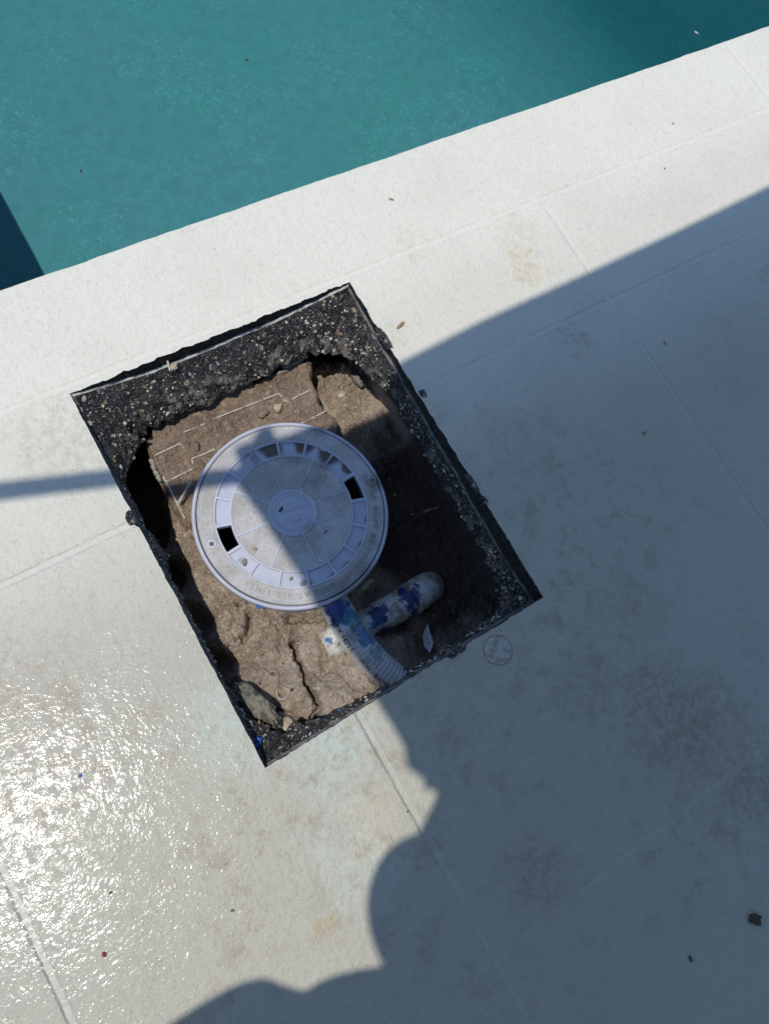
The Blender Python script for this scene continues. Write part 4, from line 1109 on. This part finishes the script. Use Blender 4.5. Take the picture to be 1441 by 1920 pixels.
rest_hand(J['wrL'], (.35, -.35, -.85)); hand(J['wrR'], 1)
body = skin('body', pts, ee, rr, M['skin'], per, 2)
# head with a face
hdir = Vector((.74, .42, -.53)).normalized()                # looks at the phone
hc = Vector((-.292, -.340, 1.44)); hx_ = hdir.cross(Vector((0, 0, 1))).normalized(); hz_ = hx_.cross(hdir).normalized()
bmh = bmesh.new(); bmesh.ops.create_uvsphere(bmh, u_segments=40, v_segments=28, radius=1)
for v in bmh.verts:
    x, y, z = v.co                                          # y forward, z up
    w = .076 * (1 - .22 * max(0, -z) ** 1.5); d = .095 * (1 - .12 * max(0, -z)); hh = .115
    q = Vector((x * w, y * d, z * hh))
    if y > .5:
        q.y += .020 * math.exp(-((x / .16) ** 2 + ((z + .12) / .22) ** 2))          # nose
        q.y -= .008 * math.exp(-(((abs(x) - .38) / .17) ** 2 + ((z - .08) / .12) ** 2))  # eye sockets
        q.y += .005 * math.exp(-((x / .28) ** 2 + ((z + .47) / .06) ** 2)) + .004 * math.exp(-((x / .26) ** 2 + ((z + .57) / .05) ** 2))
        q.y += .006 * math.exp(-((x / .25) ** 2 + ((z + .85) / .12) ** 2))
    if abs(x) > .85: q.x += math.copysign(.014 * math.exp(-((y / .18) ** 2 + ((z + .02) / .24) ** 2)), x)
    v.co = hc + hx_ * q.x + hdir * q.y + hz_ * q.z
meh = bpy.data.meshes.new('head'); bmh.to_mesh(meh); bmh.free(); link('head', meh, M['skin'], per)
M['eye'] = m_basic('eye_white', (.7, .7, .68), .2)
for s in (-1, 1):
    for nm_, r, off, mt in (('eye', .0115, .074, M['eye']), ('iris', .0062, .0805, M['phone'])):
        bme = bmesh.new(); bmesh.ops.create_uvsphere(bme, u_segments=16, v_segments=10, radius=r)
        c = hc + hx_ * s * .029 + hdir * off + hz_ * .010
        for v in bme.verts: v.co += c
        mm = bpy.data.meshes.new(nm_); bme.to_mesh(mm); bme.free(); link(nm_, mm, mt, per)
# cap with a peak
bmk = bmesh.new(); bmesh.ops.create_uvsphere(bmk, u_segments=40, v_segments=20, radius=1)
bmesh.ops.delete(bmk, geom=[v for v in bmk.verts if v.co.z < .12], context='VERTS')
for v in bmk.verts:
    x, y, z = v.co; v.co = hc + hx_ * x * .088 + hdir * (y * .106 - .006) + hz_ * (z * .125 + .004)
mm = bpy.data.meshes.new('cap'); bmk.to_mesh(mm); bmk.free(); capo = link('bucket_hat', mm, M['cap_f'], per)
V = []; Fc = []
for l, (rx_, zz) in enumerate([(.84, .012), (1.0, .004), (1.25, -.008), (1.52, -.024), (1.53, -.020), (1.25, -.003), (1.0, .010)]):
    for k in range(48):
        t = 2 * math.pi * k / 48
        V.append(hc + hx_ * math.cos(t) * rx_ * .088 + hdir * (math.sin(t) * (.098 + (rx_ - 1) * .085) - .006) + hz_ * (zz + .030))
for l in range(6):
    for k in range(48): Fc.append((l * 48 + k, l * 48 + (k + 1) % 48, (l + 1) * 48 + (k + 1) % 48, (l + 1) * 48 + k))
mesh('brim', V, Fc, M['cap_f'], capo)
# clothes over the same joints
def sub(names, edges, grow, mat, name, ends={}):
    p = []; r = []; k = {}
    for q in names: k[q] = len(p); p.append(ends.get(q, J[q])); r.append(rad_[q] + grow.get(q, .012))
    return skin(name, p, [(k[a], k[b]) for a, b in edges], r, mat, per, 2)
lerp = lambda a, b, t: tuple(np.array(J[a]) * (1 - t) + np.array(J[b]) * t)
sub(['pel', 'sp1', 'sp2', 'sp3', 'shL', 'elL', 'shR', 'elR'], [('pel', 'sp1'), ('sp1', 'sp2'), ('sp2', 'sp3'), ('sp3', 'shL'), ('shL', 'elL'), ('sp3', 'shR'), ('shR', 'elR')],
    dict(pel=.012, sp1=.02, sp2=.02, sp3=.015, shL=.016, shR=.016, elL=.02, elR=.02), M['shirt'], 'shirt', {'elL': lerp('shL', 'elL', .75), 'elR': lerp('shR', 'elR', .75)})
sub(['pel', 'hpL', 'knL', 'anL', 'hpR', 'knR', 'anR'], [('pel', 'hpL'), ('hpL', 'knL'), ('knL', 'anL'), ('pel', 'hpR'), ('hpR', 'knR'), ('knR', 'anR')],
    dict(pel=.02, hpL=.018, knL=.02, anL=.022, hpR=.018, knR=.02, anR=.022), M['trousers'], 'trousers')
for s in ('L', 'R'):
    a = Vector(J['an' + s]); d = Vector((.35, .94, 0)).normalized()
    skin('shoe', [tuple(a + Vector((0, 0, -.03)) - d * .03), tuple(a + Vector((0, 0, -.045)) + d * .06), tuple(a + Vector((0, 0, -.055)) + d * .15)], [(0, 1), (1, 2)], [.045, .042, .033], M['shoe'], per, 2)
# the phone, a thing of its own held in the hands; the picture is taken through its lens
V = []
for dz in (0, -.008):
    for t in np.linspace(0, 2 * math.pi, 32, endpoint=False):
        cx = math.copysign(abs(math.cos(t)) ** .22, math.cos(t)) * .036; cy = math.copysign(abs(math.sin(t)) ** .22, math.sin(t)) * .075
        V.append(PH + rgt * cx + upv * cy + fwd * (dz + .006))
Fc = [tuple(range(32)), tuple(range(32, 64))[::-1]] + [(i, (i + 1) % 32, 32 + (i + 1) % 32, 32 + i) for i in range(32)]
ph = mesh('phone', V, Fc, M['phone'], smooth=False); tag(ph, 'black phone held above the hole by the person, outside the frame', 'phone')
